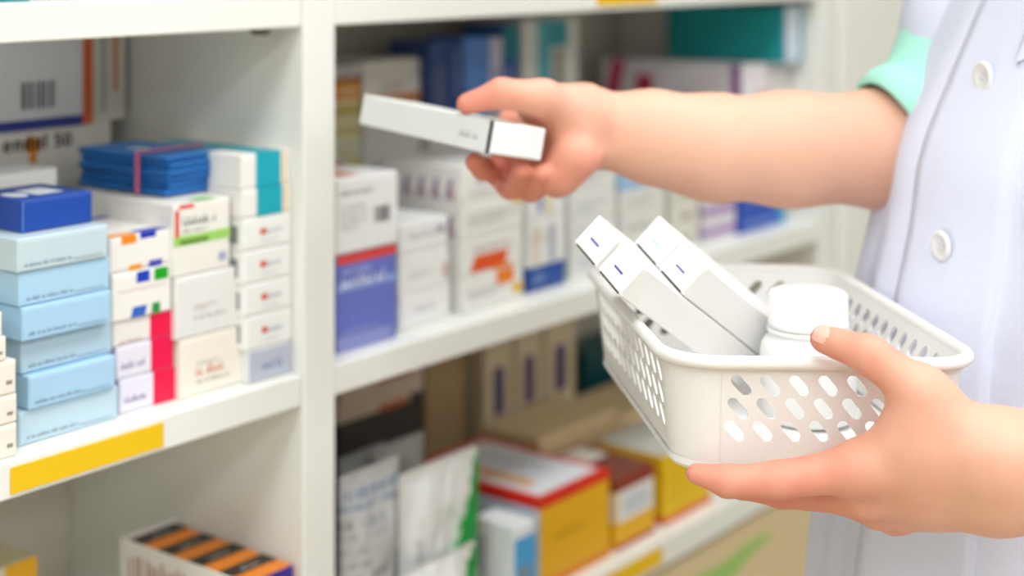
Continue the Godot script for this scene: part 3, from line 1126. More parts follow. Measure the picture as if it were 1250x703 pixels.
func room() -> void:
	struct("floor", box_mesh(Vector3(-4.6, -0.1, -0.4), Vector3(5, 0, 5.6), 0.001), paint("bfb19b", 0.45, 0.05, 4.0))
	struct("ceiling", box_mesh(Vector3(-4.6, 2.60, -0.4), Vector3(5, 2.7, 5.6), 0.001), paint("eeeeea", 0.8))
	var wm := paint("ebe9e2", 0.8, 0.1, 6.0)
	struct("wall_back", box_mesh(Vector3(-4.6, 0, -0.42), Vector3(5, 2.6, -0.32), 0.001), wm)
	struct("wall_front", box_mesh(Vector3(-4.6, 0, 5.6), Vector3(5, 2.6, 5.7), 0.001), wm)
	struct("wall_left", box_mesh(Vector3(-4.7, 0, -0.4), Vector3(-4.6, 2.6, 5.6), 0.001), wm)
	struct("wall_right", box_mesh(Vector3(5.0, 0, -0.4), Vector3(5.1, 2.6, 5.6), 0.001), wm)
	# a plain white cupboard stands next to the shelf unit
	var x0 := 0.918
	var t := thing("tall_cupboard", "plain white tall cupboard beside the far end of the shelf unit", "cupboard", Vector3(x0, 0, 0))
	obj("cupboard_body", box_mesh(Vector3(0, 0, -0.305), Vector3(1.2, 1.95, -0.012), 0.002), mats.laminate, t)
	for k in 3:
		var d := obj("door", box_mesh(Vector3(0.003 + k * 0.4, 0.08, -0.0115), Vector3(0.397 + k * 0.4, 1.94, 0.006), 0.003), mats.laminate, t)
		obj("door_handle", box_mesh(Vector3(0.35 + k * 0.4, 0.55, 0.006), Vector3(0.362 + k * 0.4, 0.70, 0.028), 0.003), mats.steel, d)

func stock() -> void:
	carton("medicine_box", "cream carton lowest of the stack left of the light blue boxes", "cream cartons at the shelf end", Vector3(-0.3045, 0.9623, -0.0522), Vector3(0.0574, 0.0221, 0.09), 0, "efe8da", [["F", 0.86, 0.3, 0.94, 0.42, "938c84"], ["F", 0.2, 0.4, 0.6, 0.6, "8a8680", "t", 1]])
	carton("medicine_box", "cream carton second from the shelf, left of the light blue boxes", "cream cartons at the shelf end", Vector3(-0.3045, 0.9848, -0.0522), Vector3(0.0574, 0.019, 0.09), 0, "efe8da", [["F", 0.86, 0.3, 0.94, 0.42, "938c84"], ["F", 0.2, 0.4, 0.6, 0.6, "8a8680", "t", 1]])
	carton("medicine_box", "cream carton in the middle of the stack left of the light blue boxes", "cream cartons at the shelf end", Vector3(-0.3051, 1.0042, -0.0522), Vector3(0.0573, 0.0226, 0.09), 0, "efe8da", [["F", 0.86, 0.3, 0.94, 0.42, "938c84"], ["F", 0.2, 0.4, 0.6, 0.6, "8a8680", "t", 1]])
	carton("medicine_box", "narrow cream carton second from the top, left of the light blue boxes", "cream cartons at the shelf end", Vector3(-0.3123, 1.0272, -0.0522), Vector3(0.0567, 0.0162, 0.09), 0, "efe8da", [["F", 0.86, 0.3, 0.94, 0.42, "938c84"], ["F", 0.2, 0.4, 0.6, 0.6, "8a8680", "t", 1]])
	carton("medicine_box", "topmost cream carton left of the light blue boxes", "cream cartons at the shelf end", Vector3(-0.3152, 1.0438, -0.0522), Vector3(0.0564, 0.0162, 0.09), 0, "efe8da", [["F", 0.86, 0.3, 0.94, 0.42, "938c84"], ["F", 0.2, 0.4, 0.6, 0.6, "8a8680", "t", 1]])
	carton("medicine_box", "pale blue carton lowest of the light blue stack", "light blue medicine cartons", Vector3(-0.2237, 0.9623, -0.0636), Vector3(0.0825, 0.0232, 0.085), 0, "bdd6e4", [["F", 0.07, 0.16, 0.6, 0.27, "5b6b7a", "t", 1], ["F", 0.6, 0.13, 0.93, 0.155, "6c7c88"]])
	carton("medicine_box", "light blue carton second from the bottom, jutting right", "light blue medicine cartons", Vector3(-0.2231, 0.9859, -0.0606), Vector3(0.0723, 0.0233, 0.085), 0, "a9cfea", [["F", 0.07, 0.16, 0.6, 0.27, "5b6b7a", "t", 1], ["F", 0.6, 0.13, 0.93, 0.155, "6c7c88"]])
	carton("medicine_box", "greyish blue carton third from the bottom, below a folded flap", "light blue medicine cartons", Vector3(-0.2224, 1.0096, -0.0676), Vector3(0.0759, 0.0234, 0.085), 0, "b3cede", [["F", 0.07, 0.16, 0.6, 0.27, "5b6b7a", "t", 1], ["F", 0.6, 0.13, 0.93, 0.155, "6c7c88"]])
	carton("medicine_box", "light blue carton third from the top with a dark gap under it", "light blue medicine cartons", Vector3(-0.2275, 1.0334, -0.0606), Vector3(0.0739, 0.0232, 0.085), 0, "a9d0ec", [["F", 0.07, 0.16, 0.6, 0.27, "5b6b7a", "t", 1], ["F", 0.6, 0.13, 0.93, 0.155, "6c7c88"]])
	carton("medicine_box", "light blue carton second from the top of its stack", "light blue medicine cartons", Vector3(-0.228, 1.057, -0.0626), Vector3(0.0752, 0.0232, 0.085), 0, "aed3ec", [["F", 0.07, 0.16, 0.6, 0.27, "5b6b7a", "t", 1], ["F", 0.6, 0.13, 0.93, 0.155, "6c7c88"]])
	carton("medicine_box", "palest blue carton directly under the dark blue box", "light blue medicine cartons", Vector3(-0.2308, 1.0806, -0.0606), Vector3(0.0749, 0.0231, 0.085), 0, "c3d6dc", [["F", 0.07, 0.16, 0.6, 0.27, "5b6b7a", "t", 1], ["F", 0.6, 0.13, 0.93, 0.155, "6c7c88"]])
	carton("medicine_box", "royal blue carton with white patches on top of the light blue stack", "", Vector3(-0.2248, 1.1041, -0.0641), Vector3(0.0586, 0.0222, 0.062), 0, "0d46a2", [["T", 0.22, 0.45, 0.13, 0.2, "e9eef8", "o"], ["T", 0.4, 0.25, 0.78, 0.72, "eaf0fa"], ["F", 0.0, 0.0, 0.012, 1, "6f90d0"]])
	carton("medicine_box", "plain white carton standing behind the royal blue box", "", Vector3(-0.2113, 0.9623, -0.155), Vector3(0.1109, 0.1681, 0.05), 0, "e8e7e4", [])
	carton("medicine_box", "white and magenta carton lowest on the shelf beside the light blue stack", "cartons with coloured squares", Vector3(-0.1518, 0.9623, -0.0812), Vector3(0.0506, 0.0251, 0.11), 0, "e3dfee", [["F", 0.6, 0, 1, 1, "ea0a48"], ["F", 0.08, 0.3, 0.5, 0.5, "7d6f96", "t", 1], ["T", 0.6, 0.5, 1, 1, "ea0a48"]])
	carton("medicine_box", "white and magenta carton in the middle of the three magenta ones", "cartons with coloured squares", Vector3(-0.154, 0.9878, -0.0812), Vector3(0.0519, 0.0239, 0.11), 0, "e4e0ec", [["F", 0.6, 0, 1, 1, "ea0a48"], ["F", 0.08, 0.3, 0.5, 0.5, "7d6f96", "t", 1], ["T", 0.6, 0.5, 1, 1, "ea0a48"]])
	carton("medicine_box", "white and magenta carton topmost of the three magenta ones", "cartons with coloured squares", Vector3(-0.1562, 1.0121, -0.0812), Vector3(0.0533, 0.0179, 0.11), 0, "eae5df", [["F", 0.62, 0, 1, 1, "ea0a48"], ["F", 0.1, 0.1, 0.5, 0.2, "c0556f", "t", 1]])
	carton("medicine_box", "white carton with blue and green squares along its lower edge", "cartons with coloured squares", Vector3(-0.1582, 1.0305, -0.0792), Vector3(0.0539, 0.0344, 0.11), 0, "eeebe4", [["F", 0.3, 0.02, 0.54, 0.24, "2f63c0", "s", 0.04], ["F", 0.66, 0.02, 0.8, 0.24, "1f8f3c"], ["F", 0.4, 0.74, 0.62, 0.98, "1538b8"], ["F", 0.7, 0.72, 0.94, 0.98, "12a012"], ["F", 0.1, 0.6, 0.9, 0.64, "d8a9a0", "t", 1]])
	carton("medicine_box", "white carton with orange and blue flags on its front edge", "cartons with coloured squares", Vector3(-0.1577, 1.0653, -0.0912), Vector3(0.0562, 0.0262, 0.13), 0, "eeebe5", [["F", 0.18, 0.76, 0.42, 1, "f38a14"], ["F", 0.48, 0.84, 0.74, 1, "1a33b0"], ["T", 0, 0.0, 0.42, 0.1, "f9b27a"], ["T", 0.5, 0.0, 0.95, 0.09, "1a33b0", "s", -0.05], ["T", 0.1, 0.55, 1, 0.63, "1f3fae"], ["F", 0.3, 0.0, 0.5, 0.16, "f2a01c"], ["F", 0.62, 0.0, 0.84, 0.18, "1a38b5"], ["F", 0.05, 0.1, 0.95, 0.13, "e5b0a8", "t", 1]])
	carton("medicine_box", "cream carton with orange print lowest in the stack by the magenta boxes", "cream cartons beside the magenta stack", Vector3(-0.0944, 0.9623, -0.0705), Vector3(0.0628, 0.0444, 0.1), 0, "f0e9db", [["F", 0.24, 0.34, 0.7, 0.5, "d9825a", "t", 1], ["F", 0.24, 0.52, 0.6, 0.58, "9a948c", "t", 1], ["F", 0.24, 0.2, 0.8, 0.28, "b0a89e", "t", 1]])
	carton("medicine_box", "white carton with faint pink print in the middle of its stack", "cream cartons beside the magenta stack", Vector3(-0.0976, 1.0071, -0.0705), Vector3(0.0642, 0.0467, 0.1), 0, "e6e4e0", [["F", 0.26, 0.4, 0.62, 0.52, "c9a49a", "t", 2], ["F", 0.26, 0.28, 0.75, 0.36, "b0b0b4", "t", 1]])
	carton("medicine_box", "white carton with a lime green band and red corner mark", "cream cartons beside the magenta stack", Vector3(-0.1034, 1.0542, -0.0815), Vector3(0.0556, 0.0546, 0.12), 0, "ebe8df", [["F", 0, 0.42, 1, 0.56, "9ed062"], ["F", 0.02, 0.55, 0.09, 0.92, "de4a35"], ["F", 0.09, 0.93, 0.35, 0.99, "de4a35"], ["F", 0.15, 0.7, 0.75, 0.82, "7f8484", "t", 1], ["F", 0.15, 0.6, 0.6, 0.66, "9fa3a3", "t", 1], ["F", 0.1, 0.44, 0.6, 0.5, "5d8a36"], ["F", 0.78, 0.12, 0.92, 0.24, "a9abc9"], ["T", 0.4, 0, 0.75, 0.1, "8cc85a"]])
	carton("medicine_box", "small carton with a grey blue front, lowest beside the divider", "small white cartons by the divider", Vector3(-0.0433, 0.9623, -0.0486), Vector3(0.0445, 0.0256, 0.075), 0, "e4e5e6", [["F", 0.0, 0.05, 1, 0.95, "b9bfcd"], ["F", 0.3, 0.35, 0.8, 0.6, "5a6fa8", "t", 1]])
	carton("medicine_box", "small white carton with a red and teal logo above the grey blue one", "small white cartons by the divider", Vector3(-0.0446, 0.9883, -0.0486), Vector3(0.0488, 0.0262, 0.075), 0, "efefeb", [["F", 0.34, 0.42, 0.46, 0.62, "d8503c"], ["F", 0.47, 0.45, 0.8, 0.6, "7fa9b8", "t", 1], ["F", 0.36, 0.2, 0.7, 0.28, "b4b8bc", "t", 1], ["L", 0.72, 0.2, 0.92, 0.75, "8b8f8f"]])
	carton("medicine_box", "small white carton with red logo second of the four above the grey blue one", "small white cartons by the divider", Vector3(-0.045, 1.015, -0.0486), Vector3(0.0497, 0.0249, 0.075), 0, "efefeb", [["F", 0.34, 0.42, 0.46, 0.62, "d8503c"], ["F", 0.47, 0.45, 0.8, 0.6, "8f97b4", "t", 1], ["F", 0.36, 0.2, 0.7, 0.28, "b4b8bc", "t", 1], ["L", 0.72, 0.2, 0.92, 0.75, "8b8f8f"]])
	carton("medicine_box", "small white carton with red logo third of the four above the grey blue one", "small white cartons by the divider", Vector3(-0.0458, 1.0403, -0.0486), Vector3(0.0513, 0.0255, 0.075), 0, "efefeb", [["F", 0.34, 0.42, 0.46, 0.62, "d8503c"], ["F", 0.47, 0.45, 0.8, 0.6, "8f97b4", "t", 1], ["F", 0.36, 0.2, 0.7, 0.28, "b4b8bc", "t", 1], ["L", 0.72, 0.2, 0.92, 0.75, "8b8f8f"]])
	carton("medicine_box", "small white carton with red logo directly under the teal banded boxes", "small white cartons by the divider", Vector3(-0.0458, 1.0663, -0.0486), Vector3(0.0513, 0.0249, 0.075), 0, "efefeb", [["F", 0.34, 0.42, 0.46, 0.62, "d8503c"], ["F", 0.47, 0.45, 0.8, 0.6, "8f97b4", "t", 1], ["F", 0.36, 0.2, 0.7, 0.28, "b4b8bc", "t", 1], ["L", 0.72, 0.2, 0.92, 0.75, "8b8f8f"]])
	carton("medicine_box", "white carton with a teal band, lower of the two by the divider", "teal banded cartons", Vector3(-0.0462, 1.0916, -0.0686), Vector3(0.0522, 0.0217, 0.115), 0, "efece6", [["F", 0.28, 0, 0.8, 1, "14a6b8"], ["F", 0.84, 0, 0.89, 1, "eec27a"], ["T", 0.28, 0, 0.8, 1, "16a0ae"], ["L", 0.1, 0.25, 0.72, 0.78, "b3b0b4", "t", 5], ["L", 0.06, 0.5, 0.14, 0.72, "b8694f"]])
	carton("medicine_box", "white carton with a teal band, topmost by the divider", "teal banded cartons", Vector3(-0.0457, 1.1137, -0.0731), Vector3(0.0514, 0.0268, 0.12), 0, "efece6", [["F", 0.28, 0, 0.8, 1, "14a6b8"], ["F", 0.84, 0, 0.89, 1, "eec27a"], ["T", 0.28, 0, 0.8, 1, "16a0ae"], ["L", 0.1, 0.25, 0.72, 0.78, "b3b0b4", "t", 5], ["L", 0.06, 0.5, 0.14, 0.72, "b8694f"]])
	carton("medicine_carton", "large white carton lettered 50 with orange and black print at the back", "", Vector3(-0.1552, 0.9623, -0.249), Vector3(0.2306, 0.1885, 0.07), 0, "ebe7de", [["F", 0.5, 0.6, 0.95, 0.64, "8d8a86", "t", 1], ["F", 0.5, 0.5, 0.9, 0.54, "9b9894", "t", 1], ["F", 0.62, 0.9, 0.69, 0.965, "e8912c"], ["F", 0.64, 0.85, 0.67, 0.9, "e8912c"]])
	carton("medicine_carton", "large white carton with blue stripes, barcode and an orange edge at the back", "", Vector3(-0.1666, 1.1511, -0.245), Vector3(0.2079, 0.0859, 0.07), 0, "ecedf2", [["F", 0, 0.92, 0.66, 1, "2c3c96"], ["F", 0, 0, 0.95, 0.1, "2d3a8e"], ["F", 0.95, 0, 1, 1, "e0652c"], ["F", 0.66, 0.2, 0.82, 0.46, "55565c", "b"], ["F", 0.3, 0.78, 0.5, 0.82, "8d8d92", "t", 1], ["F", 0.3, 0.5, 0.5, 0.7, "b0b0b6", "t", 3]])
	carton("medicine_carton", "pale upright carton with orange side lettering beside the orange edged carton", "", Vector3(-0.0429, 1.1511, -0.244), Vector3(0.0376, 0.0859, 0.06), 0, "e8e4da", [["F", 0.62, 0.3, 0.76, 0.92, "d8825c"], ["F", 0.3, 0.1, 0.42, 0.9, "a9b3ae"]])
	carton("medicine_box", "orange and black topped carton at the very back of the striped white tray", "orange and black cartons in the white tray", Vector3(-0.0498, 0.676, -0.1311), Vector3(0.0505, 0.136, 0.0351), 0, "f08a1e", [["T", 0, 0.48, 1, 1, "2a2320"], ["T", 0.35, 0.62, 0.75, 0.8, "c9c2ba", "t", 1], ["F", 0, 0, 1, 0.2, "3a2c94"]])
	carton("medicine_box", "orange and black topped carton second from the back in the striped white tray", "orange and black cartons in the white tray", Vector3(-0.0498, 0.676, -0.0949), Vector3(0.0505, 0.136, 0.0351), 0, "f08a1e", [["T", 0, 0.48, 1, 1, "2a2320"], ["T", 0.35, 0.62, 0.75, 0.8, "c9c2ba", "t", 1], ["F", 0, 0, 1, 0.2, "3a2c94"]])
	carton("medicine_box", "orange and black topped carton third from the back in the striped white tray", "orange and black cartons in the white tray", Vector3(-0.0498, 0.676, -0.0588), Vector3(0.0505, 0.136, 0.0351), 0, "f08a1e", [["T", 0, 0.48, 1, 1, "2a2320"], ["T", 0.35, 0.62, 0.75, 0.8, "c9c2ba", "t", 1], ["F", 0, 0, 1, 0.2, "3a2c94"]])
	carton("medicine_box", "orange and black topped carton at the front of the striped white tray", "orange and black cartons in the white tray", Vector3(-0.0498, 0.676, -0.0227), Vector3(0.0505, 0.136, 0.0351), 0, "f08a1e", [["T", 0, 0.48, 1, 1, "2a2320"], ["T", 0.35, 0.62, 0.75, 0.8, "c9c2ba", "t", 1], ["F", 0, 0, 1, 1, "3a2c94"]])
	carton("medicine_box", "yellow and black carton on the lower shelf in the far corner", "", Vector3(-0.1909, 0.6723, -0.205), Vector3(0.075, 0.1491, 0.09), 0, "d8cfae", [["F", 0.62, 0, 1, 1, "e2a81a"], ["F", 0, 0.0, 0.62, 0.8, "2d2822"], ["T", 0, 0, 0.6, 1, "cfc7aa"]])
	carton("medicine_box", "teal carton on the top board above the striped barcode carton", "", Vector3(-0.3191, 1.2643, -0.09), Vector3(0.14, 0.09, 0.12), 0, "2f9aa2", [["F", 0.2, 0.4, 0.8, 0.6, "e0eef0", "t", 1]])
	carton("medicine_carton", "violet blue carton with a red band standing beside the divider", "", Vector3(0.0781, 0.9623, -0.0711), Vector3(0.0739, 0.0815, 0.1), 0, "6a74c4", [["F", 0, 0.9, 1, 1, "d9483f"], ["F", 0, 0.62, 1, 0.7, "8ea4de"], ["F", 0.08, 0.66, 0.86, 0.78, "e9ecf8", "t", 1], ["F", 0.08, 0.8, 0.6, 0.86, "c6cdf0", "t", 1], ["F", 0.0, 0.0, 0.9, 0.16, "8b8fca"], ["F", 0.1, 0.18, 0.7, 0.24, "aab0de", "t", 1]])
	carton("medicine_carton", "white barcode carton with a red edged top on the violet blue one", "", Vector3(0.0791, 1.0442, -0.0761), Vector3(0.076, 0.0631, 0.11), 0, "ecebe8", [["T", 0, 0.55, 1, 0.8, "d9604a"], ["T", 0.2, 0.1, 0.5, 0.4, "d98a7a"], ["F", 0.6, 0.34, 0.86, 0.56, "4e4e52", "b"], ["F", 0.06, 0.78, 0.6, 0.86, "77777c", "t", 1], ["F", 0.06, 0.3, 0.5, 0.66, "b9b9bc", "t", 4]])
	carton("medicine_box", "white carton lowest in the stack beside the violet blue carton", "white cartons stacked beside the violet blue carton", Vector3(0.1654, 0.9623, -0.077), Vector3(0.0682, 0.0307, 0.09), 0, "eeedeb", [["F", 0.3, 0.4, 0.7, 0.6, "a8a8ac", "t", 2]])
	carton("medicine_box", "white carton in the middle of the stack beside the violet blue carton", "white cartons stacked beside the violet blue carton", Vector3(0.1643, 0.9934, -0.077), Vector3(0.0681, 0.0343, 0.09), 0, "ededea", [["F", 0.88, 0.2, 0.95, 0.6, "c98a80"], ["F", 0.2, 0.35, 0.7, 0.55, "c4c4c6", "t", 2]])
	carton("medicine_box", "white carton topmost of the stack beside the violet blue carton", "white cartons stacked beside the violet blue carton", Vector3(0.1637, 1.0281, -0.077), Vector3(0.067, 0.0285, 0.09), 0, "e9e9e7", [["F", 0.2, 0.5, 0.75, 0.66, "8f9298", "t", 1], ["F", 0.78, 0.5, 0.9, 0.72, "7d7f86"]])
	carton("medicine_box", "white carton with orange and yellow squares, lowest of its stack", "white cartons with orange and yellow marks", Vector3(0.2609, 0.9623, -0.0801), Vector3(0.0919, 0.0337, 0.1), 0, "e9e7e2", [["F", 0.82, 0.2, 1, 0.46, "e2b41e"], ["F", 0.55, 0.55, 0.85, 0.95, "ee7f1c"], ["F", 0.1, 0.3, 0.7, 0.6, "b9b6b2", "t", 2]])
	carton("medicine_box", "white carton with a slanting orange bar, second of its stack", "white cartons with orange and yellow marks", Vector3(0.2609, 0.9964, -0.0801), Vector3(0.0919, 0.0337, 0.1), 0, "e9e7e2", [["F", 0.12, 0.05, 0.68, 0.5, "e0561a", "s", 0.08], ["F", 0.5, 0.0, 0.8, 0.12, "ee7f1c"], ["F", 0.2, 0.6, 0.8, 0.8, "c0a8a0", "t", 1]])
	carton("medicine_box", "white carton with grey lettering above the orange barred one", "white cartons with orange and yellow marks", Vector3(0.2609, 1.0305, -0.0801), Vector3(0.0919, 0.0337, 0.1), 0, "e9e7e2", [["L", 0.08, 0.08, 0.13, 0.62, "8e6f9c", "s", 0.05], ["L", 0.15, 0.05, 0.18, 0.3, "b0607c"], ["L", 0.26, 0.08, 0.31, 0.62, "8e6f9c", "s", 0.05], ["L", 0.33, 0.05, 0.36, 0.3, "b0607c"], ["L", 0.44, 0.08, 0.49, 0.62, "8e6f9c", "s", 0.05], ["L", 0.51, 0.05, 0.54, 0.3, "b0607c"], ["L", 0.62, 0.08, 0.67, 0.62, "8e6f9c", "s", 0.05], ["L", 0.69, 0.05, 0.72, 0.3, "b0607c"], ["L", 0.8, 0.08, 0.85, 0.62, "8e6f9c", "s", 0.05], ["L", 0.87, 0.05, 0.9, 0.3, "b0607c"], ["F", 0.1, 0.3, 0.9, 0.7, "c4c2be", "t", 3], ["F", 0.82, 0.75, 1, 1, "e2b41e"]])
	carton("medicine_box", "white carton with a violet slash under the reaching fingers", "white cartons with orange and yellow marks", Vector3(0.2609, 1.0646, -0.0801), Vector3(0.0919, 0.0337, 0.1), 0, "e9e7e2", [["L", 0.08, 0.08, 0.13, 0.62, "8e6f9c", "s", 0.05], ["L", 0.15, 0.05, 0.18, 0.3, "b0607c"], ["L", 0.26, 0.08, 0.31, 0.62, "8e6f9c", "s", 0.05], ["L", 0.33, 0.05, 0.36, 0.3, "b0607c"], ["L", 0.44, 0.08, 0.49, 0.62, "8e6f9c", "s", 0.05], ["L", 0.51, 0.05, 0.54, 0.3, "b0607c"], ["L", 0.62, 0.08, 0.67, 0.62, "8e6f9c", "s", 0.05], ["L", 0.69, 0.05, 0.72, 0.3, "b0607c"], ["L", 0.8, 0.08, 0.85, 0.62, "8e6f9c", "s", 0.05], ["L", 0.87, 0.05, 0.9, 0.3, "b0607c"], ["F", 0.8, 0.02, 1, 0.2, "e2b41e"], ["F", 0.2, 0.5, 0.75, 0.64, "b29ac8", "s", 0.05], ["F", 0.1, 0.2, 0.6, 0.3, "b8b4b0", "t", 1]])
	carton("medicine_box", "navy blue carton with white writing on the shelf under the hand", "white cartons with navy feet", Vector3(0.3515, 0.9623, -0.0743), Vector3(0.0627, 0.0237, 0.08), 0, "1d4b98", [["F", 0.15, 0.35, 0.5, 0.75, "a8bfe2", "t", 1]])
	carton("medicine_box", "white carton with grey upright print standing on the navy one", "white cartons with navy feet", Vector3(0.3515, 0.9864, -0.0743), Vector3(0.0627, 0.0462, 0.08), 0, "e4e3df", [["F", 0.55, 0.05, 0.72, 0.85, "a9acb4"], ["F", 0.1, 0.0, 0.3, 0.9, "d8cfc0"], ["F", 0.1, 0.5, 0.5, 0.7, "c8a890", "t", 2]])
	carton("medicine_box", "white carton with a blue line, topmost above the navy one", "white cartons with navy feet", Vector3(0.3515, 1.033, -0.0743), Vector3(0.0627, 0.0333, 0.08), 0, "e3e2de", [["F", 0.25, 0.2, 0.4, 0.9, "8f95c0"], ["F", 0.5, 0.1, 0.6, 0.8, "d9c27a"]])
	carton("medicine_box", "pale carton lowest behind the leaning white cartons", "pale cartons behind the basket", Vector3(0.4393, 0.9623, -0.0884), Vector3(0.0817, 0.028, 0.1), 0, "dfded8", [["F", 0.1, 0.25, 0.8, 0.75, "a9b0c4", "t", 2], ["L", 0.1, 0.2, 0.9, 0.3, "c9c4b4"]])
	carton("medicine_box", "pale carton second up behind the leaning white cartons", "pale cartons behind the basket", Vector3(0.4393, 0.9907, -0.0884), Vector3(0.0817, 0.028, 0.1), 0, "dfded8", [["F", 0.1, 0.25, 0.8, 0.75, "a9b0c4", "t", 2], ["L", 0.1, 0.2, 0.9, 0.3, "c9c4b4"]])
	carton("medicine_box", "pale carton third up behind the leaning white cartons", "pale cartons behind the basket", Vector3(0.4393, 1.0192, -0.0884), Vector3(0.0817, 0.028, 0.1), 0, "dfded8", [["F", 0.1, 0.25, 0.8, 0.75, "a9b0c4", "t", 2], ["L", 0.1, 0.2, 0.9, 0.3, "c9c4b4"]])
	carton("medicine_box", "pale carton with blue lines right below the wrist", "pale cartons behind the basket", Vector3(0.4393, 1.0476, -0.0884), Vector3(0.0817, 0.028, 0.1), 0, "dfded8", [["F", 0.1, 0.25, 0.8, 0.75, "a9b0c4", "t", 2], ["L", 0.1, 0.2, 0.9, 0.3, "c9c4b4"]])
	carton("medicine_box", "grey white carton lowest of the stack under the forearm", "pale cartons behind the basket", Vector3(0.5312, 0.9623, -0.086), Vector3(0.0844, 0.0258, 0.1), 0, "dcdad3", [["F", 0.1, 0.3, 0.8, 0.7, "b5b4ae", "t", 2]])
	carton("medicine_box", "grey white carton with dark print under the forearm", "pale cartons behind the basket", Vector3(0.5312, 0.9885, -0.086), Vector3(0.0844, 0.0258, 0.1), 0, "dcdad3", [["F", 0.1, 0.4, 0.7, 0.65, "6f716f", "t", 1]])
	carton("medicine_box", "grey white carton third up under the forearm", "pale cartons behind the basket", Vector3(0.5312, 1.0147, -0.086), Vector3(0.0844, 0.0258, 0.1), 0, "dcdad3", [["F", 0.1, 0.3, 0.8, 0.7, "b5b4ae", "t", 2]])
	carton("medicine_box", "light blue topped carton right under the forearm", "pale cartons behind the basket", Vector3(0.5312, 1.0409, -0.086), Vector3(0.0844, 0.0258, 0.1), 0, "9fc0e0", [["F", 0.1, 0.3, 0.8, 0.7, "b5b4ae", "t", 2]])
	carton("medicine_box", "cream carton lowest of the narrow stack by the purple striped boxes", "pale cartons behind the basket", Vector3(0.6135, 0.9623, -0.079), Vector3(0.0525, 0.0252, 0.09), 0, "dcd8cc", [["F", 0.3, 0.3, 0.7, 0.6, "a29a86"]])
	carton("medicine_box", "cream carton second of the narrow stack by the purple striped boxes", "pale cartons behind the basket", Vector3(0.6135, 0.9879, -0.079), Vector3(0.0525, 0.0252, 0.09), 0, "dcd8cc", [["F", 0.3, 0.3, 0.7, 0.6, "a29a86"]])
	carton("medicine_box", "cream carton third of the narrow stack by the purple striped boxes", "pale cartons behind the basket", Vector3(0.6135, 1.0135, -0.079), Vector3(0.0525, 0.0252, 0.09), 0, "dcd8cc", [["F", 0.3, 0.3, 0.7, 0.6, "a29a86"]])
	carton("medicine_box", "cream carton topmost of the narrow stack by the purple striped boxes", "pale cartons behind the basket", Vector3(0.6135, 1.039, -0.079), Vector3(0.0525, 0.0252, 0.09), 0, "dcd8cc", [["F", 0.3, 0.3, 0.7, 0.6, "a29a86"]])
	carton("medicine_box", "white carton with a purple stripe lowest by the blue boxes", "purple striped cartons", Vector3(0.6858, 0.9623, -0.0767), Vector3(0.071, 0.024, 0.09), 0, "dcd6dc", [["F", 0.0, 0.3, 1, 0.62, "9c6fae"], ["L", 0.1, 0.3, 1, 0.6, "a986b6"]])
	carton("medicine_box", "white carton with a purple stripe in the middle by the blue boxes", "purple striped cartons", Vector3(0.6858, 0.9867, -0.0767), Vector3(0.071, 0.024, 0.09), 0, "dcd6dc", [["F", 0.0, 0.3, 1, 0.62, "9c6fae"], ["L", 0.1, 0.3, 1, 0.6, "a986b6"]])
	carton("medicine_box", "white carton with a purple stripe topmost by the blue boxes", "purple striped cartons", Vector3(0.6858, 1.0111, -0.0767), Vector3(0.071, 0.024, 0.09), 0, "dcd6dc", [["F", 0.0, 0.3, 1, 0.62, "9c6fae"], ["L", 0.1, 0.3, 1, 0.6, "a986b6"]])
	carton("medicine_box", "deep blue carton lowest at the far end of the shelf", "deep blue cartons", Vector3(0.7803, 0.9623, -0.073), Vector3(0.1115, 0.0248, 0.09), 0, "2a52b4", [["F", 0.15, 0.3, 0.7, 0.6, "a9bde6", "t", 1], ["F", 0.8, 0, 1, 1, "3f8fc4"], ["L", 0, 0.1, 1, 0.9, "3557b0"]])
	carton("medicine_box", "deep blue carton topmost at the far end of the shelf", "deep blue cartons", Vector3(0.7803, 0.9875, -0.073), Vector3(0.1115, 0.0248, 0.09), 0, "2a52b4", [["F", 0.15, 0.3, 0.7, 0.6, "a9bde6", "t", 1], ["F", 0.8, 0, 1, 1, "3f8fc4"], ["L", 0, 0.1, 1, 0.9, "3557b0"]])
	carton("medicine_carton", "plain white carton resting on the deep blue ones behind the forearm", "", Vector3(0.8001, 1.013, -0.095), Vector3(0.1442, 0.075, 0.13), 0, "dedbd4", [["F", 0.1, 0.4, 0.8, 0.6, "b0aeb4", "t", 2]])
	carton("medicine_carton", "white and pink carton lying under the teal carton at the far end", "", Vector3(0.8152, 1.0887, -0.1475), Vector3(0.1139, 0.071, 0.205), 0, "efe8ec", [["L", 0.0, 0.0, 0.1, 1, "dc3a70", "s", 0.08], ["L", 0.26, 0.1, 0.38, 0.75, "d43462"], ["L", 0.4, 0.35, 0.8, 0.55, "a58ab0", "t", 1], ["L", 0.93, 0.0, 1, 1, "8d5a94"], ["F", 0.3, 0.2, 0.7, 0.5, "d9a0a8"]])
	carton("medicine_carton", "large teal carton with a pale end at the top of the far pile", "", Vector3(0.8434, 1.1603, -0.1025), Vector3(0.0575, 0.0685, 0.165), 0, "1c9a9e", [["F", 0.0, 0, 1, 1, "d4dce6"], ["F", 0.75, 0, 0.95, 1, "4f8f9c"], ["F", 0, 0, 0.14, 1, "3a7fb4"], ["L", 0.0, 0, 0.02, 1, "0f6f78"]])
	carton("medicine_carton", "grey white carton behind the white stack under the held box", "", Vector3(0.2952, 0.9623, -0.155), Vector3(0.108, 0.087, 0.03), 0, "d8d4d0", [])
